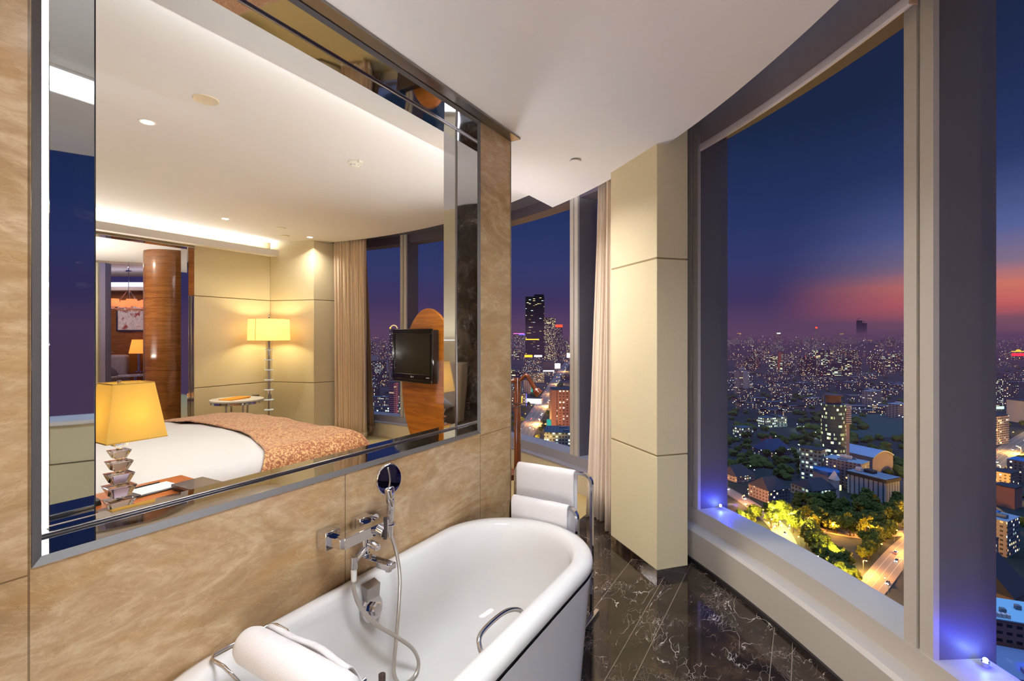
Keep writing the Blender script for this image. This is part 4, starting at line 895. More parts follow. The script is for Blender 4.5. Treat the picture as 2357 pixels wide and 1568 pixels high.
for k in range(9): obj('roof_rib', MB().box(-w / 2 + w * (k + .5) / 9 - .25, -w / 2 + w * (k + .5) / 9 + .25, -23, 23, h + .5, h + .9), ROOFD, b)
obj('roof_unit', MB().box(w * .12, w * .3, -16, -12, h + .5, h + 3).box(-w * .05, w * .2, 8, 12, h + .5, h + 2), GREYB, b)
# ---- bedroom window
b, w, h = building('slab_block', 'wide dark slab block with columns of white lit windows beside the brown voile', 858, 896, 831, 886, 30, 0, WD); 
obj('lit_bays', MB().box(-w * .32, w * .1, -15.6, -15.1, h * .05, h * .9), m_windows('white_bay_wall', (60, 64, 80), (60, 64, 80), .7, (3, 3.2), (.7, .5), ((214, 226, 236), (236, 236, 220)), 1.1), b)
obj('pale_edge', MB().box(w * .42, w * .5, -15.8, 15, 0, h), PALEW, b)
building('striped_tower', 'slim pink and white striped tower beside the television', 900, 913, 881, 985, 14, -20, m_windows('pink_stripe_wall', (196, 130, 156), (196, 130, 156), .04, (30, 3.2), (.9, .5), es=1, glassc=(60, 50, 66)))
b, w, h = building('arch_tower', 'dark tower with a lit arch on its roof above the television', 899, 918, 757, 850, 40, 0, WD)
obj('roof_arch', MB().tube([(w * .42 * math.cos(q), -15, h + w * .42 * math.sin(q)) for q in [PI * k / 16 for k in range(17)]], 2.2, 8), EM('gold_arch', (255, 214, 140), 1.2), b)
obj('corner_lamp', MB().ball((-w * .4, -20, h + 3), 3.5), SGO, b)
building('long_block', 'long low dark block with teal window rows at the bottom of the bedroom window', 850, 925, 938, 972, 16, -10, WG, ROOFD)
building('campus_block', 'low block with white lit windows and a teal roof below the slab block', 848, 905, 914, 940, 16, -8, WL, ROOFG)
building('lit_block', 'pale block with glowing front left of the wide slab block', 846, 868, 818, 838, 24, 0, PALEW)
# ---- main window: campus and high-rises
L0, w, h, rz = site(1891, 1945, 931, 1092, 24)
OCCUP.append((L0[0], L0[1], w * .6)); b = thing('glass_tower', 'round glass office tower with lit floors in the middle of the campus', 'building', L0, rz)
n = 40; r = w * .46
obj('shaft', MB().lathe([(r, 0), (r, h)], n), m_windows('tower_glass_wall', (52, 68, 82), (52, 68, 82), .26, (3.2, 4.6), (.95, .55), ((232, 244, 160), (206, 236, 200), (250, 250, 190)), 1.2, (52, 78, 98), 7.0), b, smooth=40)
obj('service_core', MB().box(r * .78, r * 1.12, -r * .6, r * .4, 0, h * 1.0), M_('pink_concrete', (164, 140, 146), .8), b)
for k in range(9): obj('balcony', MB().box(r * .72, r * 1.2, -r * .75, -r * .5, h * (.72 + .03 * k), h * (.735 + .03 * k)), PALEW, b)
obj('crown', MB().lathe([(r * .62, h), (r * .62, h + 9), (r * .75, h + 9.2), (r * .75, h + 10.5), (0, h + 10.5)], 32), M_('crown_brown', (96, 70, 76), .6), b, smooth=40)
obj('antenna', MB().cyl((-r * .95, 0, h * .9), (-r * .95, 0, h + 10), .5, n=6), GREYB, b)
L0, w, h, rz = site(1880, 1922, 1083, 1130, 30)
OCCUP.append((L0[0], L0[1], w * .6)); b2 = thing('tower_podium', 'low polygonal podium with a blue roof edge in front of the round glass tower', 'building', L0, rz)
pp = [(w * .55 * math.cos(q), 15 * math.sin(q)) for q in [2 * PI * (k + .5) / 10 for k in range(10)]]
obj('walls', MB().prism(pp, 0, h * .8), M_('podium_beige', (150, 140, 140), .8), b2); obj('roof_edge', MB().prism([(x * 1.03, y * 1.03) for x, y in pp], h * .8, h), ROOFB, b2); obj('lit_entrance', MB().box(-w * .35, w * .3, -15.4, -14.6, 0, h * .3), EM('entrance_light', (250, 244, 170), 1.6), b2)
L0, w, h, rz = site(1942, 2016, 1030, 1092, 52, 22)
OCCUP.append((L0[0], L0[1], w * .6)); b = thing('vaulted_hall', 'sports hall with a pale blue curved roof right of the round glass tower', 'building', L0, rz)
arc_ = [(-w * .5 + w * k / 14, h * .55 + h * .42 * math.sin(PI * (.15 + .7 * k / 14))) for k in range(15)]
obj('vault_roof', MB().loft([[(x, y, z) for x, z in arc_] + [(x, y, z - 1.2) for x, z in reversed(arc_)] for y in (-26, 26)]), VAULT, b, smooth=40)
obj('end_wall', MB().loft([[(x, y, z - .6) for x, z in arc_] + [(w * .5, y, 0), (-w * .5, y, 0)] for y in (-25, 25)]), M_('hall_pink_wall', (150, 132, 136), .8), b)
b, w, h = building('white_slab', 'long white slab block with a cluttered pale roof beside the podium', 1912, 1984, 1062, 1132, 34, 34, WR, ROOFP, [('roof_box', 0, (-.2, .1, -.3, .3, 1, 1.16), PALEW), ('roof_unit', 0, (.4, .62, -.4, .0, 1, 1.08), GREYB), ('roof_unit', 0, (-.8, -.55, -.2, .3, 1, 1.06), GREYB)], None, .62)
b, w, h = building('archive_block', 'pale block with tall slit windows, a dark cornice and a gridded flat roof', 1972, 2046, 1096, 1158, 34, 24, WH, ROOFP, [('cornice', 0, (-1.04, 1.04, -1.06, 1.06, .86, 1.01), ROOFD), ('roof_box', 0, (-.25, .35, -.1, .4, 1.01, 1.16), ROOFD), ('roof_hut', 0, (-.5, -.25, .45, .75, 1.01, 1.2), PALEW)], None, .74)
for k in range(6): obj('roof_grid', MB().box(-w * .46 + w * .92 * k / 5 - .12, -w * .46 + w * .92 * k / 5 + .12, -16, 16, h + .5, h + .8), GREYB, b)
def gabled(name, label, u0, u1, vt, vb, t, rot, wall, roof, pitch=.45, group=None, hip=.2):
    loc, w, h, rz = site(u0, u1, vt, vb, t, rot); OCCUP.append((loc[0], loc[1], max(w, t) * .62)); b = thing(name, label, 'building', loc, rz, group); e = h * (1 - pitch)
    obj('walls', MB().box(-w / 2, w / 2, -t / 2, t / 2, 0, e), wall, b)
    W2, T2 = w / 2 + .5, t / 2 + .5
    obj('pitched_roof', MB().loft([[(-W2, -T2, e), (W2, -T2, e), (W2, T2, e), (-W2, T2, e)], [(-W2 * (1 - hip * 2), -.1, h), (W2 * (1 - hip * 2), -.1, h), (W2 * (1 - hip * 2), .1, h), (-W2 * (1 - hip * 2), .1, h)]]), roof, b)
    return b, w, h
b, w, h = gabled('turret_house', 'dark roofed house with a small turret below the long white slab block', 1838, 1908, 1104, 1152, 26, 16, WG, ROOFD)
obj('turret', MB().box(w * .42, w * .58, -13, -6, 0, h * 1.0).loft([[(w * .40, -13.6, h), (w * .60, -13.6, h), (w * .60, -5.4, h), (w * .40, -5.4, h)], [(w * .49, -9.6, h * 1.5), (w * .51, -9.6, h * 1.5), (w * .51, -9.4, h * 1.5), (w * .49, -9.4, h * 1.5)]]), PALEW, b)
gabled('hipped_house', 'old brick house with a hipped roof and a lit skylight near the curved street', 1738, 1800, 1100, 1158, 24, 18, WR, ROOFD)
gabled('long_roof', 'long low dark blue roof among the campus trees', 1740, 1812, 1012, 1052, 22, 20, WL, M_('night_blue_roof', (34, 52, 92), .7), .6)
gabled('dark_house', 'unlit dark hipped roof at the left edge of the big window', 1664, 1722, 1072, 1110, 26, 24, WL, ROOFD, .6)
gabled('pavilion', 'small red roofed pavilion in the campus', 1756, 1778, 1005, 1026, 12, 10, TERRA, REDR, .6)
building('campus_block', 'campus building with two rows of bright window squares', 1742, 1812, 960, 986, 16, 22, WG, ROOFG, [('roof_rim', 0, (-1.02, 1.02, -1.04, 1.04, .97, 1.02), GREYB), ('stair_block', 0, (-.1, .2, -.9, .6, 1, 1.22), ROOFG)])
building('campus_block', 'small campus building with a fully lit gable left of the bright window rows', 1692, 1728, 984, 1008, 16, 22, WG, ROOFG)
building('campus_block', 'low block with a row of dots of light above the campus trees', 1760, 1806, 925, 938, 16, 14, WL, ROOFG)
building('long_block', 'office wing with balconies and dark roof left of the round glass tower', 1852, 1892, 1034, 1112, 20, 40, WG, ROOFD)
b, w, h = building('white_slab', 'white slab block with even rows of dark windows above the sports field', 1987, 2029, 900, 940, 18, 24, WS, ROOFP, [('roof_box', 0, (-.3, .2, -.6, .4, 1, 1.1), PALEW)])
building('white_slab', 'white slab block with warm windows at the right edge of the big window', 2044, 2090, 930, 964, 18, 24, WS, ROOFP, [('roof_box', 0, (-.2, .3, -.5, .4, 1, 1.12), PALEW)])
b, w, h = building('twin_block', 'pale residential tower of three white shafts at the left of the big window', 1695, 1722, 853, 910, 20, 8, WS)
obj('front_shaft', MB().box(-w * .2, w * .2, -16, -9, 0, h * .96), PALEW, b); obj('roof_tank', MB().box(-w * .2, w * .15, -4, 6, h, h * 1.1), PALEW, b)
b, w, h = building('slim_tower', 'slim tower washed in orange light', 1792, 1802, 810, 851, 16, 6, M_('orange_wash', (196, 116, 78), .8)); light('facade_lamp', 'POINT', tuple(gp(1797, 853) + Vector((0, -14, 8))), 90000, (1, .42, .12), radius=3)
building('tower_block', 'office block with bluish windows right of the orange slim tower', 1802, 1826, 816, 853, 26, 0, WL)
building('dark_office', 'dark office block with whole floors lit in white near the bright plaza', 1873, 1893, 806, 846, 30, 0, WO)
building('dark_office', 'dark glass block with a lit edge beside the bright plaza', 1896, 1912, 806, 846, 30, 0, WO)
building('red_tower', 'dark red tower with red roof lamps left of the lit office block', 1846, 1872, 822, 870, 30, 0, m_windows('dark_red_wall', (80, 46, 60), (80, 46, 60), .22, (3.4, 3.4), (.5, .45), es=2), None, [('roof_lamp', 0, (-.9, -.8, -1, -.9, 1, 1.03), SGR), ('roof_lamp', 0, (.8, .9, -1, -.9, 1, 1.03), SGR)])
building('brown_block', 'brown block with warm windows right of the bright plaza', 1949, 1971, 806, 846, 30, 0, m_windows('brown_wall', (92, 66, 62), (92, 66, 62), .3, (3.4, 3.4), (.5, .45), es=2))
building('dark_tower', 'dark tower with a white lit roof band on the far left skyline', 1784, 1795, 766, 803, 26, 0, WD, None, [('lit_band', 0, (-.6, .9, -1.05, -1, .93, .99), SGW)])
for u0, u1, vt, lab in ((1973, 1983, 738, 'taller of two slender unfinished towers on the horizon'), (1986.5, 1993.5, 744, 'shorter of two slender unfinished towers on the horizon')):
    b, w, h = building('skyscraper', lab, u0, u1, vt, 782, 40, 0, M_('far_concrete', (70, 58, 74), .8))
    obj('crane', MB().cyl((-w * .3, 0, h), (-w * .3, 0, h * 1.12), 3, n=5).cyl((-w * .5, 0, h * 1.08), (w * .3, 0, h * 1.12), 2.4, n=5), ROOFD, b)
b, w, h = building('tv_tower', 'thin tower with a red lamp on the horizon', 1877, 1881, 756, 784, 20, 0, WD); obj('red_lamp', MB().ball((0, 0, h + 8), 16), SGR, b)
b, w, h = building('lit_plaza', 'blazing yellow lit building front in the middle of the city', 1915, 1936, 797, 805, 60, 0, WB); obj('lit_front', MB().box(-w / 2, w / 2, -31.5, -30.4, h * .1, h * 1.0), EM('plaza_light', (255, 226, 140), 9), b)
b, w, h = building('orange_hall', 'orange glowing low building right of the brown block', 2006, 2018, 814, 822, 30, 0, TERRA); obj('lit_front', MB().box(-w / 2, w / 2, -16, -15.2, h * .1, h), EM('orange_light', (255, 130, 50), 2), b)
for k, (u, v) in enumerate(((1938, 792), (2000, 790), (1700, 774), (1936, 775))):
    b, w, h = building('lit_block', ['yellow lit block', 'small amber lit block', 'amber lit block at the far left horizon', 'gold lit block above the plaza'][k] + ' in the hazy distance', u - 4, u + 5, v - 7, v, 30, 0, WB); obj('lit_front', MB().box(-w / 2, w / 2, -16.5, -15.3, h * .4, h), SGY, b)
# ---- right strip beside the wide post
building('pale_tower', 'broad pale tower with many lit windows at the right edge of the photo', 2249, 2297, 870, 946, 26, 8, m_windows('pale_lit_wall', (140, 118, 116), (140, 118, 116), .34, (3.0, 3.2), (.42, .5), ((255, 240, 180), (226, 250, 226)), 2.6, (50, 46, 54)), None, [('lit_base', 0, (-1.02, 1.02, -1.05, -1, .04, .12), EM('mint_light', (196, 250, 214), 1.6))])
building('pale_tower', 'narrow tower with an orange side behind the broad pale tower', 2306, 2334, 880, 935, 24, 24, WR)
building('white_block', 'white block with few windows at the right border of the photo', 2331, 2372, 922, 975, 24, 10, PALEW, None, [('window_row', 0, (-.6, -.52, -1.02, -1, .1, .85), ROOFD)])
building('balcony_block', 'flat roofed block with striped balconies in front of the broad pale tower', 2240, 2301, 955, 1024, 34, 22, WS, ROOFD)
b, w, h = building('theatre', 'hall with a red and yellow glowing front far away on the right', 2319, 2350, 808, 830, 40, 0, WD); obj('red_front', MB().box(-w / 2, w * .42, -21.5, -20.3, h * .45, h * .75), EM('red_front_light', (255, 30, 50), 3), b); obj('yellow_cornice', MB().box(-w / 2, w / 2, -21.5, -20.3, h * .9, h).loft([[(w * .2 * math.cos(q), y, h + w * .12 * math.sin(q)) for q in [PI * k / 10 for k in range(11)]] for y in (-21.4, -20.4)]), SGY, b)
building('skyscraper', 'dark tower with white windows standing alone on the right horizon', 2273, 2284, 754, 788, 30, 0, WD)
building('flat_block', 'cream flat block with a dark roof near the yellow road', 2286, 2330, 1086, 1128, 18, 26, WR)
building('flat_block', 'pink flat block below the cream one, with a steep dark roof', 2300, 2340, 1120, 1172, 14, 26, TERRA, ROOFD)
building('flat_block', 'block with a bright blue roof at the right border below the yellow road', 2328, 2375, 1060, 1112, 16, 26, WR, ROOFB)
building('lab_block', 'grey institute with a glass roof and a blue roof box', 2250, 2320, 1190, 1280, 22, 28, WL, ROOFP, [('blue_box', 0, (.0, .62, -.2, .7, 1.02, 1.1), ROOFB), ('plant_box', 0, (-.5, -.1, -.8, -.2, 1.02, 1.12), GREYB), ('glass_roof', 0, (-.95, -.1, .1, .9, 1.02, 1.05), ROOFG)])
building('flat_block', 'white terrace house with dark roof left of the institute', 2236, 2284, 1240, 1330, 12, 28, WR, ROOFD)
gabled('big_roof', 'very large dark pitched roof near the bottom of the right strip', 2232, 2326, 1290, 1470, 26, 26, M_('hall_grey', (120, 104, 104), .8), ROOFD, .4, None, .05)
b, w, h = building('plant_block', 'terracotta block with a pale blue roof full of ventilation machines', 2262, 2400, 1420, 1600, 22, -22, m_windows('terracotta_grid_wall', (128, 92, 92), (128, 92, 92), .14, (3.4, 3.4), (.6, .4), es=1.4), M_('pale_cyan_roof', (150, 196, 214), .6))
for x, y in ((-.2, -.2), (.1, -.5), (.1, .1), (-.3, .4), (.4, .3)): obj('roof_fan', MB().box(x * w - 1, x * w + 1, y * 20 - 1, y * 20 + 1, h + .5, h + 2.4), GREYB, b)
for k in range(5): obj('air_unit', MB().box(-w * .48 + 1.6 * k, -w * .48 + 1.6 * k + 1.2, -10, -8, h + .5, h + 2.2), PALEW, b)
b, w, h = building('garage_roof', 'flat grey roof with large round fans at the bottom right corner', 2235, 2420, 1545, 1690, 24, -22, M_('hall_grey', (120, 104, 104), .8), M_('grey_blue_roof', (110, 124, 156), .7))
for k in range(4):
    o = obj('fan_box', MB().box(w * (.02 + .1 * k), w * (.10 + .1 * k), -10, -5, h + .5, h + 2), GREYB, b); obj('fan_ring', MB().lathe([(1.2, h + 2), (1.3, h + 2.5), (1.1, h + 2.5), (1.0, h + 2)], 20, Matrix.Translation((w * (.06 + .1 * k), -7.5, 0)), False), PALEW, o)
# ---- roads
ASP = M_('asphalt', (104, 98, 94), .8); PAINT = M_('road_paint', (200, 196, 186), .8)
def road(name, label, pts, w):
    P = [gp(*q) for q in pts]; C = bez(P, 6); m = MB(); L, Rr = [], []
    for i, p in enumerate(C):
        OCCUP.append((p.x, p.y, w * .6)); t = (C[min(i + 1, len(C) - 1)] - C[max(i - 1, 0)]); n = Vector((-t.y, t.x, 0)).normalized() * (w / 2)
        L.append(p + n + Vector((0, 0, .35))); Rr.append(p - n + Vector((0, 0, .35)))
    m.sheet([L, Rr]); m.sheet([[q + Vector((0, 0, -.3)) for q in L], L]); o = struct(name, m, ASP, label)
    mk = MB(); 
    for k in (-.25, 0, .25): mk.sheet([[a.lerp(b, .5 + k - .004) + Vector((0, 0, .06)) for a, b in zip(L, Rr)], [a.lerp(b, .5 + k + .004) + Vector((0, 0, .06)) for a, b in zip(L, Rr)]])
    obj('lane_marking', mk, PAINT, o); return C
RC = road('road_1', 'busy avenue seen through the middle window', [(1183, 1052), (1203, 1008), (1240, 945), (1264, 905), (1283, 872), (1309, 832), (1330, 806)], 30)
RD = road('road_2', 'yellow lit road in the right strip', [(2215, 1135), (2262, 1088), (2310, 1048), (2362, 1010), (2440, 965)], 24)
RA = road('road_3', 'orange lit street below the park', [(1970, 1392), (2010, 1350), (2050, 1300), (2085, 1262), (2140, 1215)], 15)
RB = road('road_4', 'curved orange lit street beside the park', [(1640, 1112), (1690, 1140), (1740, 1172), (1790, 1215), (1815, 1262)], 14)
RE = road('road_5', 'orange lit lane behind the park trees', [(1862, 1216), (1910, 1226), (1970, 1236), (2040, 1233), (2110, 1226)], 9)
# street lamps along the roads: copies of one lamp
LAMPO = EM('sodium_lamp', (255, 158, 50), 60); LAMPW = EM('white_street_lamp', (236, 255, 214), 40)
def lamp(label, mat, group):
    t = thing('street_lamp', label, 'street lamp', (0, 0, 0), 0, group)
    obj('pole', MB().cyl((0, 0, 0), (0, 0, 8.4), .12, .09, 8).tube(bez([(0, 0, 8.3), (.4, 0, 8.9), (1.5, 0, 9)], 4), .07, 6), GREYB, t); obj('lamp_head', MB().ball((1.6, 0, 8.95), (.5, .3, .2), None, 8, 6), mat, t); return t
lamps = {}
def lamp_at(p, rz, mat, label, group, pw=0, col=(1, .5, .12)):
    if label not in lamps: l = lamps[label] = lamp(label, mat, group); l.location = p; l.rotation_euler = (0, 0, rz)
    else: l = dup(lamps[label], p, rz)
    if pw: light('street_lamp_glow', 'POINT', (p.x, p.y, p.z + 8.2), pw, col, radius=.6)
def line_lamps(C, w, n, label, group, pw, every=1, mat=LAMPO, col=(1, .5, .12), f0=0, f1=1):
    for i in range(n):
        k = (f0 + (f1 - f0) * i / max(1, n - 1)) * (len(C) - 1.001); j = int(k); p = C[j].lerp(C[j + 1], k - j); t = C[j + 1] - C[j]; s = 1 if i % 2 else -1
        nn = Vector((-t.y, t.x, 0)).normalized() * (w / 2 + 1) * s
        lamp_at(p + nn, math.atan2(-nn.y, -nn.x), mat, label, group, pw if i % every == 0 else 0, col)
line_lamps(RC, 30, 34, 'tall orange street lamp lining the busy avenue', 'street lamps of the avenue', 330000, 4)
line_lamps(RD, 24, 16, 'orange street lamp lining the yellow road at the right edge', 'street lamps of the yellow road', 300000, 4, LAMPO, (1, .56, .1))
line_lamps(RA, 15, 10, 'orange street lamp along the street below the park', 'street lamps of the park street', 110000, 3, LAMPO, (1, .44, .06))
line_lamps(RE, 9, 8, 'orange street lamp in the lane behind the park trees', 'street lamps of the park lane', 60000, 2, LAMPO, (1, .42, .05))
line_lamps(RB, 14, 10, 'orange street lamp along the curved street', 'street lamps of the curved street', 70000, 4, LAMPO, (1, .42, .12))
for i, (u, v) in enumerate(((1709, 1085), (1725, 1093), (1787, 1062), (1668, 1036), (1840, 1040), (1849, 996), (1668, 1003), (1783, 1020), (1835, 990), (1740, 1103), (2030, 968), (1966, 928), (1875, 1010))):
    lamp_at(gp(u, v), i, LAMPW, 'white lamp glowing between the campus trees', 'lamps of the campus', 9000 if i % 4 == 0 else 0, (.86, 1, .7))
# cars
CARP = [M_('car_paint_silver', (150, 150, 156), .3), EM('headlight', (255, 246, 226), 60), EM('tail_light', (255, 40, 20), 14), M_('car_glass', (18, 20, 26), .1)]
def car(label, group):
    m = MB(); m.loft([[(-2.2, -.85, .3), (2.2, -.85, .3), (2.2, .85, .3), (-2.2, .85, .3)], [(-2.25, -.88, .7), (2.25, -.88, .65), (2.25, .88, .65), (-2.25, .88, .7)], [(-2.1, -.84, .95), (1.2, -.84, .95), (1.2, .84, .95), (-2.1, .84, .95)]])
    t = thing('car', label, 'car', (0, 0, 0), 0, group); obj('body', m, CARP[0], t); obj('cabin', MB().loft([[(-1.7, -.8, .95), (.9, -.8, .95), (.9, .8, .95), (-1.7, .8, .95)], [(-1.3, -.68, 1.45), (.2, -.68, 1.45), (.2, .68, 1.45), (-1.3, .68, 1.45)]]), CARP[3], t)
    for y in (-.6, .6): obj('headlight', MB().box(2.24, 2.32, y - .22, y + .22, .5, .8), CARP[1], t); obj('tail_light', MB().box(-2.32, -2.24, y - .22, y + .22, .6, .85), CARP[2], t)
    for x in (-1.35, 1.35):
        for y in (-.86, .86): obj('wheel', MB().cyl((x, y - .1, .33), (x, y + .1, .33), .33, n=12), BLACKP, t)
    return t
cars = {}
def traffic(C, w, n, label, group, near_side, f0=0, f1=1):
    for i in range(n):
        k = (f0 + (f1 - f0) * (i + R.uniform(.1, .9)) / n) * (len(C) - 1.001); j = int(k); p = C[j].lerp(C[j + 1], k - j); t = (C[j + 1] - C[j]).normalized(); s = R.choice((-1, 1))
        nn = Vector((-t.y, t.x, 0)).normalized() * w * s * R.choice((.12, .36)); toward = s * near_side
        q = p + nn + Vector((0, 0, .42)); rz = math.atan2(t.y, t.x) + (PI if toward > 0 else 0)
        if label not in cars: cc = cars[label] = car(label, group); cc.location = q; cc.rotation_euler = (0, 0, rz)
        else: dup(cars[label], q, rz)
traffic(RC, 30, 70, 'car with its lamps on in the traffic of the busy avenue', 'cars on the avenue', -1)
traffic(RD, 24, 16, 'car with its lamps on along the yellow road', 'cars on the yellow road', -1)
traffic(RA, 15, 5, 'car with its lamps on in the street below the park', 'cars below the park', -1)
traffic(RB, 14, 8, 'car with its lamps on in the curved street', 'cars in the curved street', -1)
# ---- trees
LEAF = NT('tree_leaves'); _p = LEAF.pos(); _a = LEAF.noise(_p, 1.6, 5, .7); _c = LEAF.ramp(_a, [(.3, lin(26, 40, 18)), (.5, lin(74, 88, 28)), (.7, lin(120, 122, 44))])
_b = LEAF.bsdf(Base_Color=_c, Roughness=.8, Specular_IOR_Level=.2); LEAF.put(_b.inputs['Normal'], LEAF.bump(_a, 1.0, 1.2)); LEAF = LEAF.m
BARK = M_('bark', (70, 52, 40), .9)
def crown(seed, sub=4):
    bm = bmesh.new(); bmesh.ops.create_icosphere(bm, subdivisions=sub, radius=1)
    for v in bm.verts:
        d = v.co.normalized(); q = d * 1.7 + Vector((seed * 5.1, seed * 2.7, 0))
        k = .78 + .34 * noise.noise(q) + .20 * noise.noise(q * 2.7) + .16 * noise.noise(q * 7) + .08 * noise.noise(q * 15); v.co = Vector((d.x * 4.6 * k, d.y * 4.6 * k, d.z * 4.3 * k + 7.2))
    m = MB(); m.bm.free(); m.bm = bm; return m
protos = []
def tree(p, s, label, group, kind):
    key = (label, kind)
    src = next((o for k, o in protos if k == key), None)
    if src is None:
        mesh = next((o for k, o in protos if k[1] == kind), None)
        if mesh is None:
            t = thing('tree', label, 'tree', p, R.uniform(0, 6), group); obj('crown', crown(kind), LEAF, t); obj('trunk', MB().tube([(0, 0, 0), (.1, .05, 2.5), (0, 0, 6)], [.36, .28, .15], 8), BARK, t)
        else: t = dup(mesh, p, R.uniform(0, 6), label, group)
        t.scale = (s, s, s); protos.append((key, t)); return t
    return dup(src, p, R.uniform(0, 6), None, None, (s, s, s))
LIT = [(1706, 1205), (1722, 1212), (1738, 1198), (1768, 1190), (1786, 1184), (1803, 1190), (1820, 1200), (1838, 1212), (1826, 1222), (1850, 1226), (1866, 1238), (1856, 1248), (1880, 1256), (1872, 1268), (1896, 1274), (1888, 1290), (1912, 1292), (1928, 1300), (1905, 1310), (1944, 1316), (1922, 1326), (1950, 1336), (1935, 1345), (1960, 1352), (1792, 1206), (1775, 1212)]
for u, v in LIT: tree(gp(u, v + 6), R.uniform(1.15, 1.5), 'park tree lit yellow green from below', 'lit trees of the park', R.randrange(3))
FAIRY = EM('warm_bulb', (255, 236, 190), 90)
for i, (u, v) in enumerate(LIT[::2]):
    p = gp(u, v + 8) + (CAMP - gp(u, v)).normalized() * 10; light('park_lamp', 'POINT', (p.x, p.y, p.z + 9), 52000, (1, .74, .12), radius=.4)
fl = None
for u, v in LIT + [(1708, 1210), (1779, 1215), (1786, 1216), (1792, 1218), (1822, 1226), (1849, 1240), (1881, 1262), (1916, 1290), (1961, 1330), (1946, 1310)]:
    p = gp(u + R.uniform(-9, 9), v + 5) + (CAMP - gp(u, v)).normalized() * 5; p.z += R.uniform(3, 8)
    if fl is None: fl = thing('tree_lamp', 'small warm lamp hanging in the lit park trees', 'lamp', p, 0, 'lamps in the park trees'); obj('bulb', MB().ball((0, 0, 0), .32, None, 8, 6), FAIRY, fl); obj('cap', MB().cyl((0, 0, .25), (0, 0, .5), .12, n=8), GREYB, fl)
    else: dup(fl, p)
for i in range(110):
    u, v = R.uniform(1815, 2095), R.uniform(1158, 1236)
    if v > 1190 + (u - 1815) * .45: continue
    tree(gp(u, v), R.uniform(.9, 1.4), 'dark unlit tree of the dense grove behind the lit park trees', 'dark trees of the grove', R.randrange(3))
for i in range(44):
    u, v = R.uniform(1980, 2066), R.uniform(1226, 1300)
    if v > 1228 + (2066 - u) * .9: continue
    tree(gp(u, v), R.uniform(.8, 1.2), 'dark tree beside the orange street below the park', 'trees beside the park street', R.randrange(3))
for i in range(44):
    u, v = R.uniform(1655, 1880), R.uniform(1010, 1110); tree(gp(u, v), R.uniform(.8, 1.3), 'dark tree among the campus houses', 'dark trees of the campus', R.randrange(3))
for C, w, n, lab in ((RD, 24, 16, 'street tree beside the yellow road'), (RC, 30, 22, 'street tree beside the busy avenue')):
    for i in range(n):
        k = (i + .5) / n * (len(C) - 1.001) * (.5 if C is RC else 1); j = int(k); t = (C[j + 1] - C[j]); nn = Vector((-t.y, t.x, 0)).normalized() * (w / 2 + 9) * (1 if i % 2 else -1)
        tree(C[j].lerp(C[j + 1], k - j) + nn, R.uniform(.8, 1.2), lab, 'street trees of ' + lab.split('the ')[1], R.randrange(3))
struct('field', MB().sheet([[gp(u, v) + Vector((0, 0, .5)) for u in (1948, 2010, 2078)] for v in (955, 980, 1010)]), M_('sports_turf', (34, 62, 60), .9), 'dark green sports field behind the round glass tower')
# ---- generic blocks, each one an object
P3 = []
for nm, mt in (('city_block', WR), ('city_block', WD), ('city_block', WL), ('city_block', WO)):
    m = MB().box(-.5, .5, -.5, .5, 0, 1).box(-.2, .25, -.25, .2, 1, 1.04).box(-.52, .52, -.52, .52, .985, 1.0)
    me = obj(nm, m, mt); P3.append(me)
used = set()
OCC = [(1880, 1950, 900, 1140), (1915, 1940, 796, 812)]
def scatter(n, u0, u1, v0, v1, h0, h1, w0, w1, kinds, label, group):
    for i in range(n):
        for _ in range(12):
            u, v = R.uniform(u0, u1), v0 + (v1 - v0) * R.random() ** .8
            w = R.uniform(w0, w1)
            if not any(a < u < b and c < v < d for a, b, c, d in OCC) and free(gp(u, v), w * .62): break
        else: continue
        k = R.choice(kinds); src = P3[k]; d = gdep(v)
        if k not in used: o = src; used.add(k)
        else: o = src.copy(); COL.objects.link(o)
        h = R.uniform(h0, h1) * R.uniform(.7, 1.1); t = min(w, R.uniform(14, 24)); p = gp(u, v); OCCUP.append((p.x, p.y, w * .62))
        if h > 2.2 * w: t = w * R.uniform(.7, 1.0)
        o.location = p; o.scale = (w, t, h); o.rotation_euler = (0, 0, YAW + R.choice((.05, .3, -.25, .6)) + R.uniform(-.06, .06)); tag(o, label, 'building', group)
scatter(64, 1655, 2085, 784, 822, 45, 105, 26, 60, (0, 1, 1, 2), 'hazy distant high-rise with scattered lit windows beyond the big window', 'distant high-rises beyond the big window')
scatter(56, 1655, 2085, 822, 868, 26, 70, 20, 42, (0, 0, 1, 1, 3), 'mid-distance tower block with scattered lit windows beyond the big window', 'tower blocks beyond the big window')
scatter(50, 1655, 2085, 868, 915, 10, 24, 30, 64, (0, 2), 'low apartment block between trees beyond the big window', 'low blocks beyond the big window')
scatter(14, 1655, 2085, 915, 955, 8, 15, 28, 50, (2,), 'low campus block at the edge of the trees', 'low campus blocks')
scatter(26, 1165, 1320, 788, 830, 50, 100, 30, 60, (0, 1, 1, 3), 'tower block in the crowd behind the signs of the middle window', 'tower blocks of the middle window')
scatter(14, 1165, 1320, 850, 960, 14, 40, 26, 46, (1, 2), 'low block beside the busy avenue', 'low blocks by the avenue')
scatter(26, 835, 1040, 786, 840, 40, 110, 28, 56, (0, 1, 1), 'tower block in the haze beyond the bedroom window', 'tower blocks beyond the bedroom window')
scatter(12, 835, 1000, 860, 950, 12, 40, 26, 50, (1, 2), 'low block below the bedroom window', 'low blocks beyond the bedroom window')
scatter(26, 2240, 2420, 786, 822, 30, 80, 30, 60, (0, 1, 2), 'distant block with faint lights in the right strip', 'distant blocks of the right strip')
scatter(26, 2240, 2420, 830, 900, 10, 24, 30, 60, (0, 2), 'low dark housing block in the right strip', 'housing blocks of the right strip')
bm = MB()
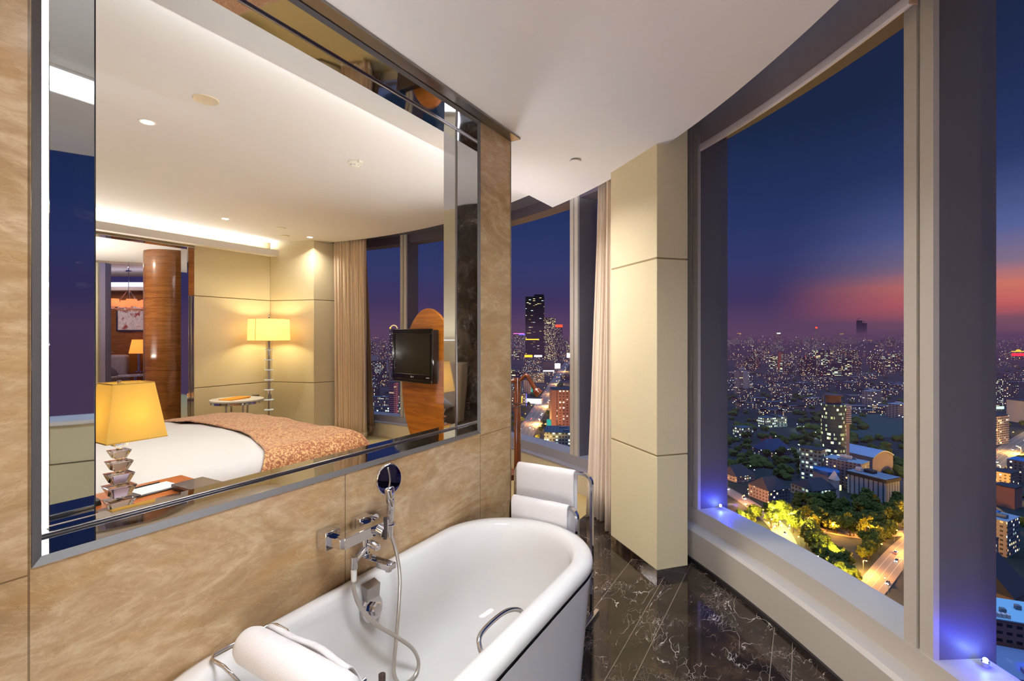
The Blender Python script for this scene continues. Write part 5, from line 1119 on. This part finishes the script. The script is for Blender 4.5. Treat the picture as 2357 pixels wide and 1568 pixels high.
def blob(p, r):
    b2 = bmesh.new(); bmesh.ops.create_icosphere(b2, subdivisions=2, radius=1); vs = {}
    for v in b2.verts: k = r * (.85 + .4 * noise.noise(v.co * 1.8 + p * .37)); vs[v] = bm.bm.verts.new(p + Vector((v.co.x * k, v.co.y * k, v.co.z * k * .8 + r * .4)))
    for f in b2.faces: bm.face([vs[v] for v in f.verts])
    b2.free()
for i in range(720):
    z = R.random()
    if z < .62: u, v = R.uniform(1640, 2100), R.uniform(905, 1105)
    elif z < .74: u, v = R.uniform(1640, 2100), R.uniform(815, 905)
    elif z < .86: u, v = R.uniform(2230, 2420), R.uniform(800, 1240)
    else: u, v = R.uniform(1150, 1330), R.uniform(880, 1050)
    if 1990 < u < 2090 and 940 < v < 1010: continue
    d = gdep(v); q = R.uniform(3.4, 6.2) * (1 + d / 2500)
    if free(gp(u, v), q * 1.25): blob(gp(u, v), q)
tag(obj('tree_canopy', bm, LEAF), 'dark mass of tree crowns filling the ground between the city blocks', 'trees', None, 'stuff')
bm = MB()
for i in range(2600):
    u, d = R.uniform(600, 2700), 2600 + 6800 * R.random() ** 1.3; p = at(u, d, ground(d)); w, t, h = R.uniform(24, 70), R.uniform(18, 40), R.uniform(12, 62) * (1.5 if R.random() < .12 else 1)
    if not free(p, w * .6): continue
    bm.box(-w / 2, w / 2, -t / 2, t / 2, 0, h, Matrix.Translation(p) @ Matrix.Rotation(YAW + R.uniform(-.6, .6), 4, 'Z'))
tag(obj('distant_city', bm, m_windows('far_wall', (150, 128, 142), (150, 128, 142), .09, (7, 6), (.6, .5), ((255, 214, 150), (255, 190, 110), (226, 236, 226)), 2.0)), 'carpet of tiny distant blocks reaching to the horizon', 'city', None, 'stuff')
bm = MB()
for i in range(520):
    u, d = R.uniform(700, 2500), 1500 + 7500 * R.random() ** 1.2; p = at(u, d, ground(d) + R.uniform(8, 46)); bm.mi = R.choice((0, 0, 0, 1, 1, 2)); bm.ball(p, .0009 * d * R.uniform(.5, 1.1), None, 5, 4)
tag(obj('distant_lights', bm, [EM('far_amber', (255, 170, 80), 5), EM('far_white', (255, 240, 220), 5), EM('far_red', (255, 70, 50), 3)]), 'scattered tiny amber and white lights in the far city', 'lights', None, 'stuff')
# thin haze over the city
t = NT('city_haze'); a = t.n('ShaderNodeVolumeAbsorption', {0: (0, 0, 0, 1), 1: 1 / 4200}); e = t.n('ShaderNodeEmission', {0: lin(88, 62, 92), 1: 1 / 4200}); t.put(t.out.inputs['Volume'], t.n('ShaderNodeAddShader', {0: a, 1: e}))
o = obj('haze', MB().loft([[(at(u, d).x, at(u, d).y, z) for u, d in ((-3000, 12500), (300, 420), (2300, 420), (5000, 12500))] for z in (-165, 40)]), t.m); tag(o, 'thin violet haze hanging over the distant city', 'haze', None, 'stuff')
# ------------------------------------------------------------------ dusk sky
W = bpy.data.worlds.new('dusk'); SC.world = W; W.use_nodes = True; T = NT.__new__(NT); T.t = W.node_tree; T.m = W; T.t.nodes.clear()
T.out = T.n('ShaderNodeOutputWorld')
d = T.n('ShaderNodeTexCoord').outputs['Generated']; s = T.n('ShaderNodeSeparateXYZ', {0: T.n('ShaderNodeVectorMath', {0: d}, operation='NORMALIZE').outputs[0]})
band = T.noise(T.n('ShaderNodeMapping', {'Vector': d, 'Scale': (3, 3, 40)}).outputs[0], 1.0, 3)
el = T.math('ADD', T.math('MULTIPLY', T.math('ARCSINE', s.outputs[2]), 180 / PI), T.math('MULTIPLY', T.math('SUBTRACT', band, .5), 1.6))
f = T.math('DIVIDE', T.math('ADD', el, 4), 64.0)
S = lambda e: (e + 4) / 64
blue = T.ramp(f, [(S(-2), lin(80, 60, 88)), (S(1), lin(82, 60, 92)), (S(4), lin(60, 50, 90)), (S(8), lin(48, 54, 100)), (S(13), lin(36, 48, 92)), (S(21), lin(26, 37, 66)), (S(34), lin(27, 36, 62)), (S(58), lin(110, 140, 190))])
dusk = T.ramp(f, [(S(-2), lin(108, 74, 92)), (S(1.2), lin(116, 76, 92)), (S(2.6), lin(188, 92, 92)), (S(4.4), lin(196, 112, 98)), (S(6.4), lin(124, 106, 130)), (S(9), lin(86, 96, 146)), (S(15), lin(44, 54, 100)), (S(30), lin(28, 38, 68))])
dot = T.math('ADD', T.math('MULTIPLY', s.outputs[0], .486), T.math('MULTIPLY', s.outputs[1], .874))
az = T.n('ShaderNodeMapRange', {0: dot, 1: .84, 2: .985}, interpolation_type='SMOOTHSTEP').outputs[0]
bg = T.n('ShaderNodeBackground', {0: T.mix(az, blue, dusk), 1: T.math('ADD', 1.0, T.n('ShaderNodeMapRange', {0: el, 1: 38, 2: 70, 3: 0.0, 4: 5.0}).outputs[0])}); T.put(T.out.inputs[0], bg)
# ------------------------------------------------------------------ camera and render look
cd = bpy.data.cameras.new('camera'); cam = bpy.data.objects.new('camera', cd); COL.objects.link(cam)
cam.location = CAMP; cam.rotation_euler = (PI / 2, 0, YAW)
cd.sensor_width = 36; cd.lens = FOC / 2357 * 36; cd.shift_x = 0; cd.shift_y = (CY - 784) / 2357; cd.clip_start = .02; cd.clip_end = 30000
SC.camera = cam
v = SC.view_settings; v.view_transform = 'Standard'; v.look = 'None'; v.gamma = 1; v.use_curve_mapping = False; v.exposure = 0.15
SC.render.film_transparent = False
c = SC.cycles; c.max_bounces = 7; c.diffuse_bounces = 4; c.glossy_bounces = 5; c.use_light_tree = False; c.use_adaptive_sampling = True; c.adaptive_threshold = .1; c.adaptive_min_samples = 16; c.transmission_bounces = 8; c.transparent_max_bounces = 24; c.sample_clamp_indirect = 6; c.sample_clamp_direct = 0
c.use_denoising = True; c.caustics_reflective = False; c.caustics_refractive = False; c.blur_glossy = .5
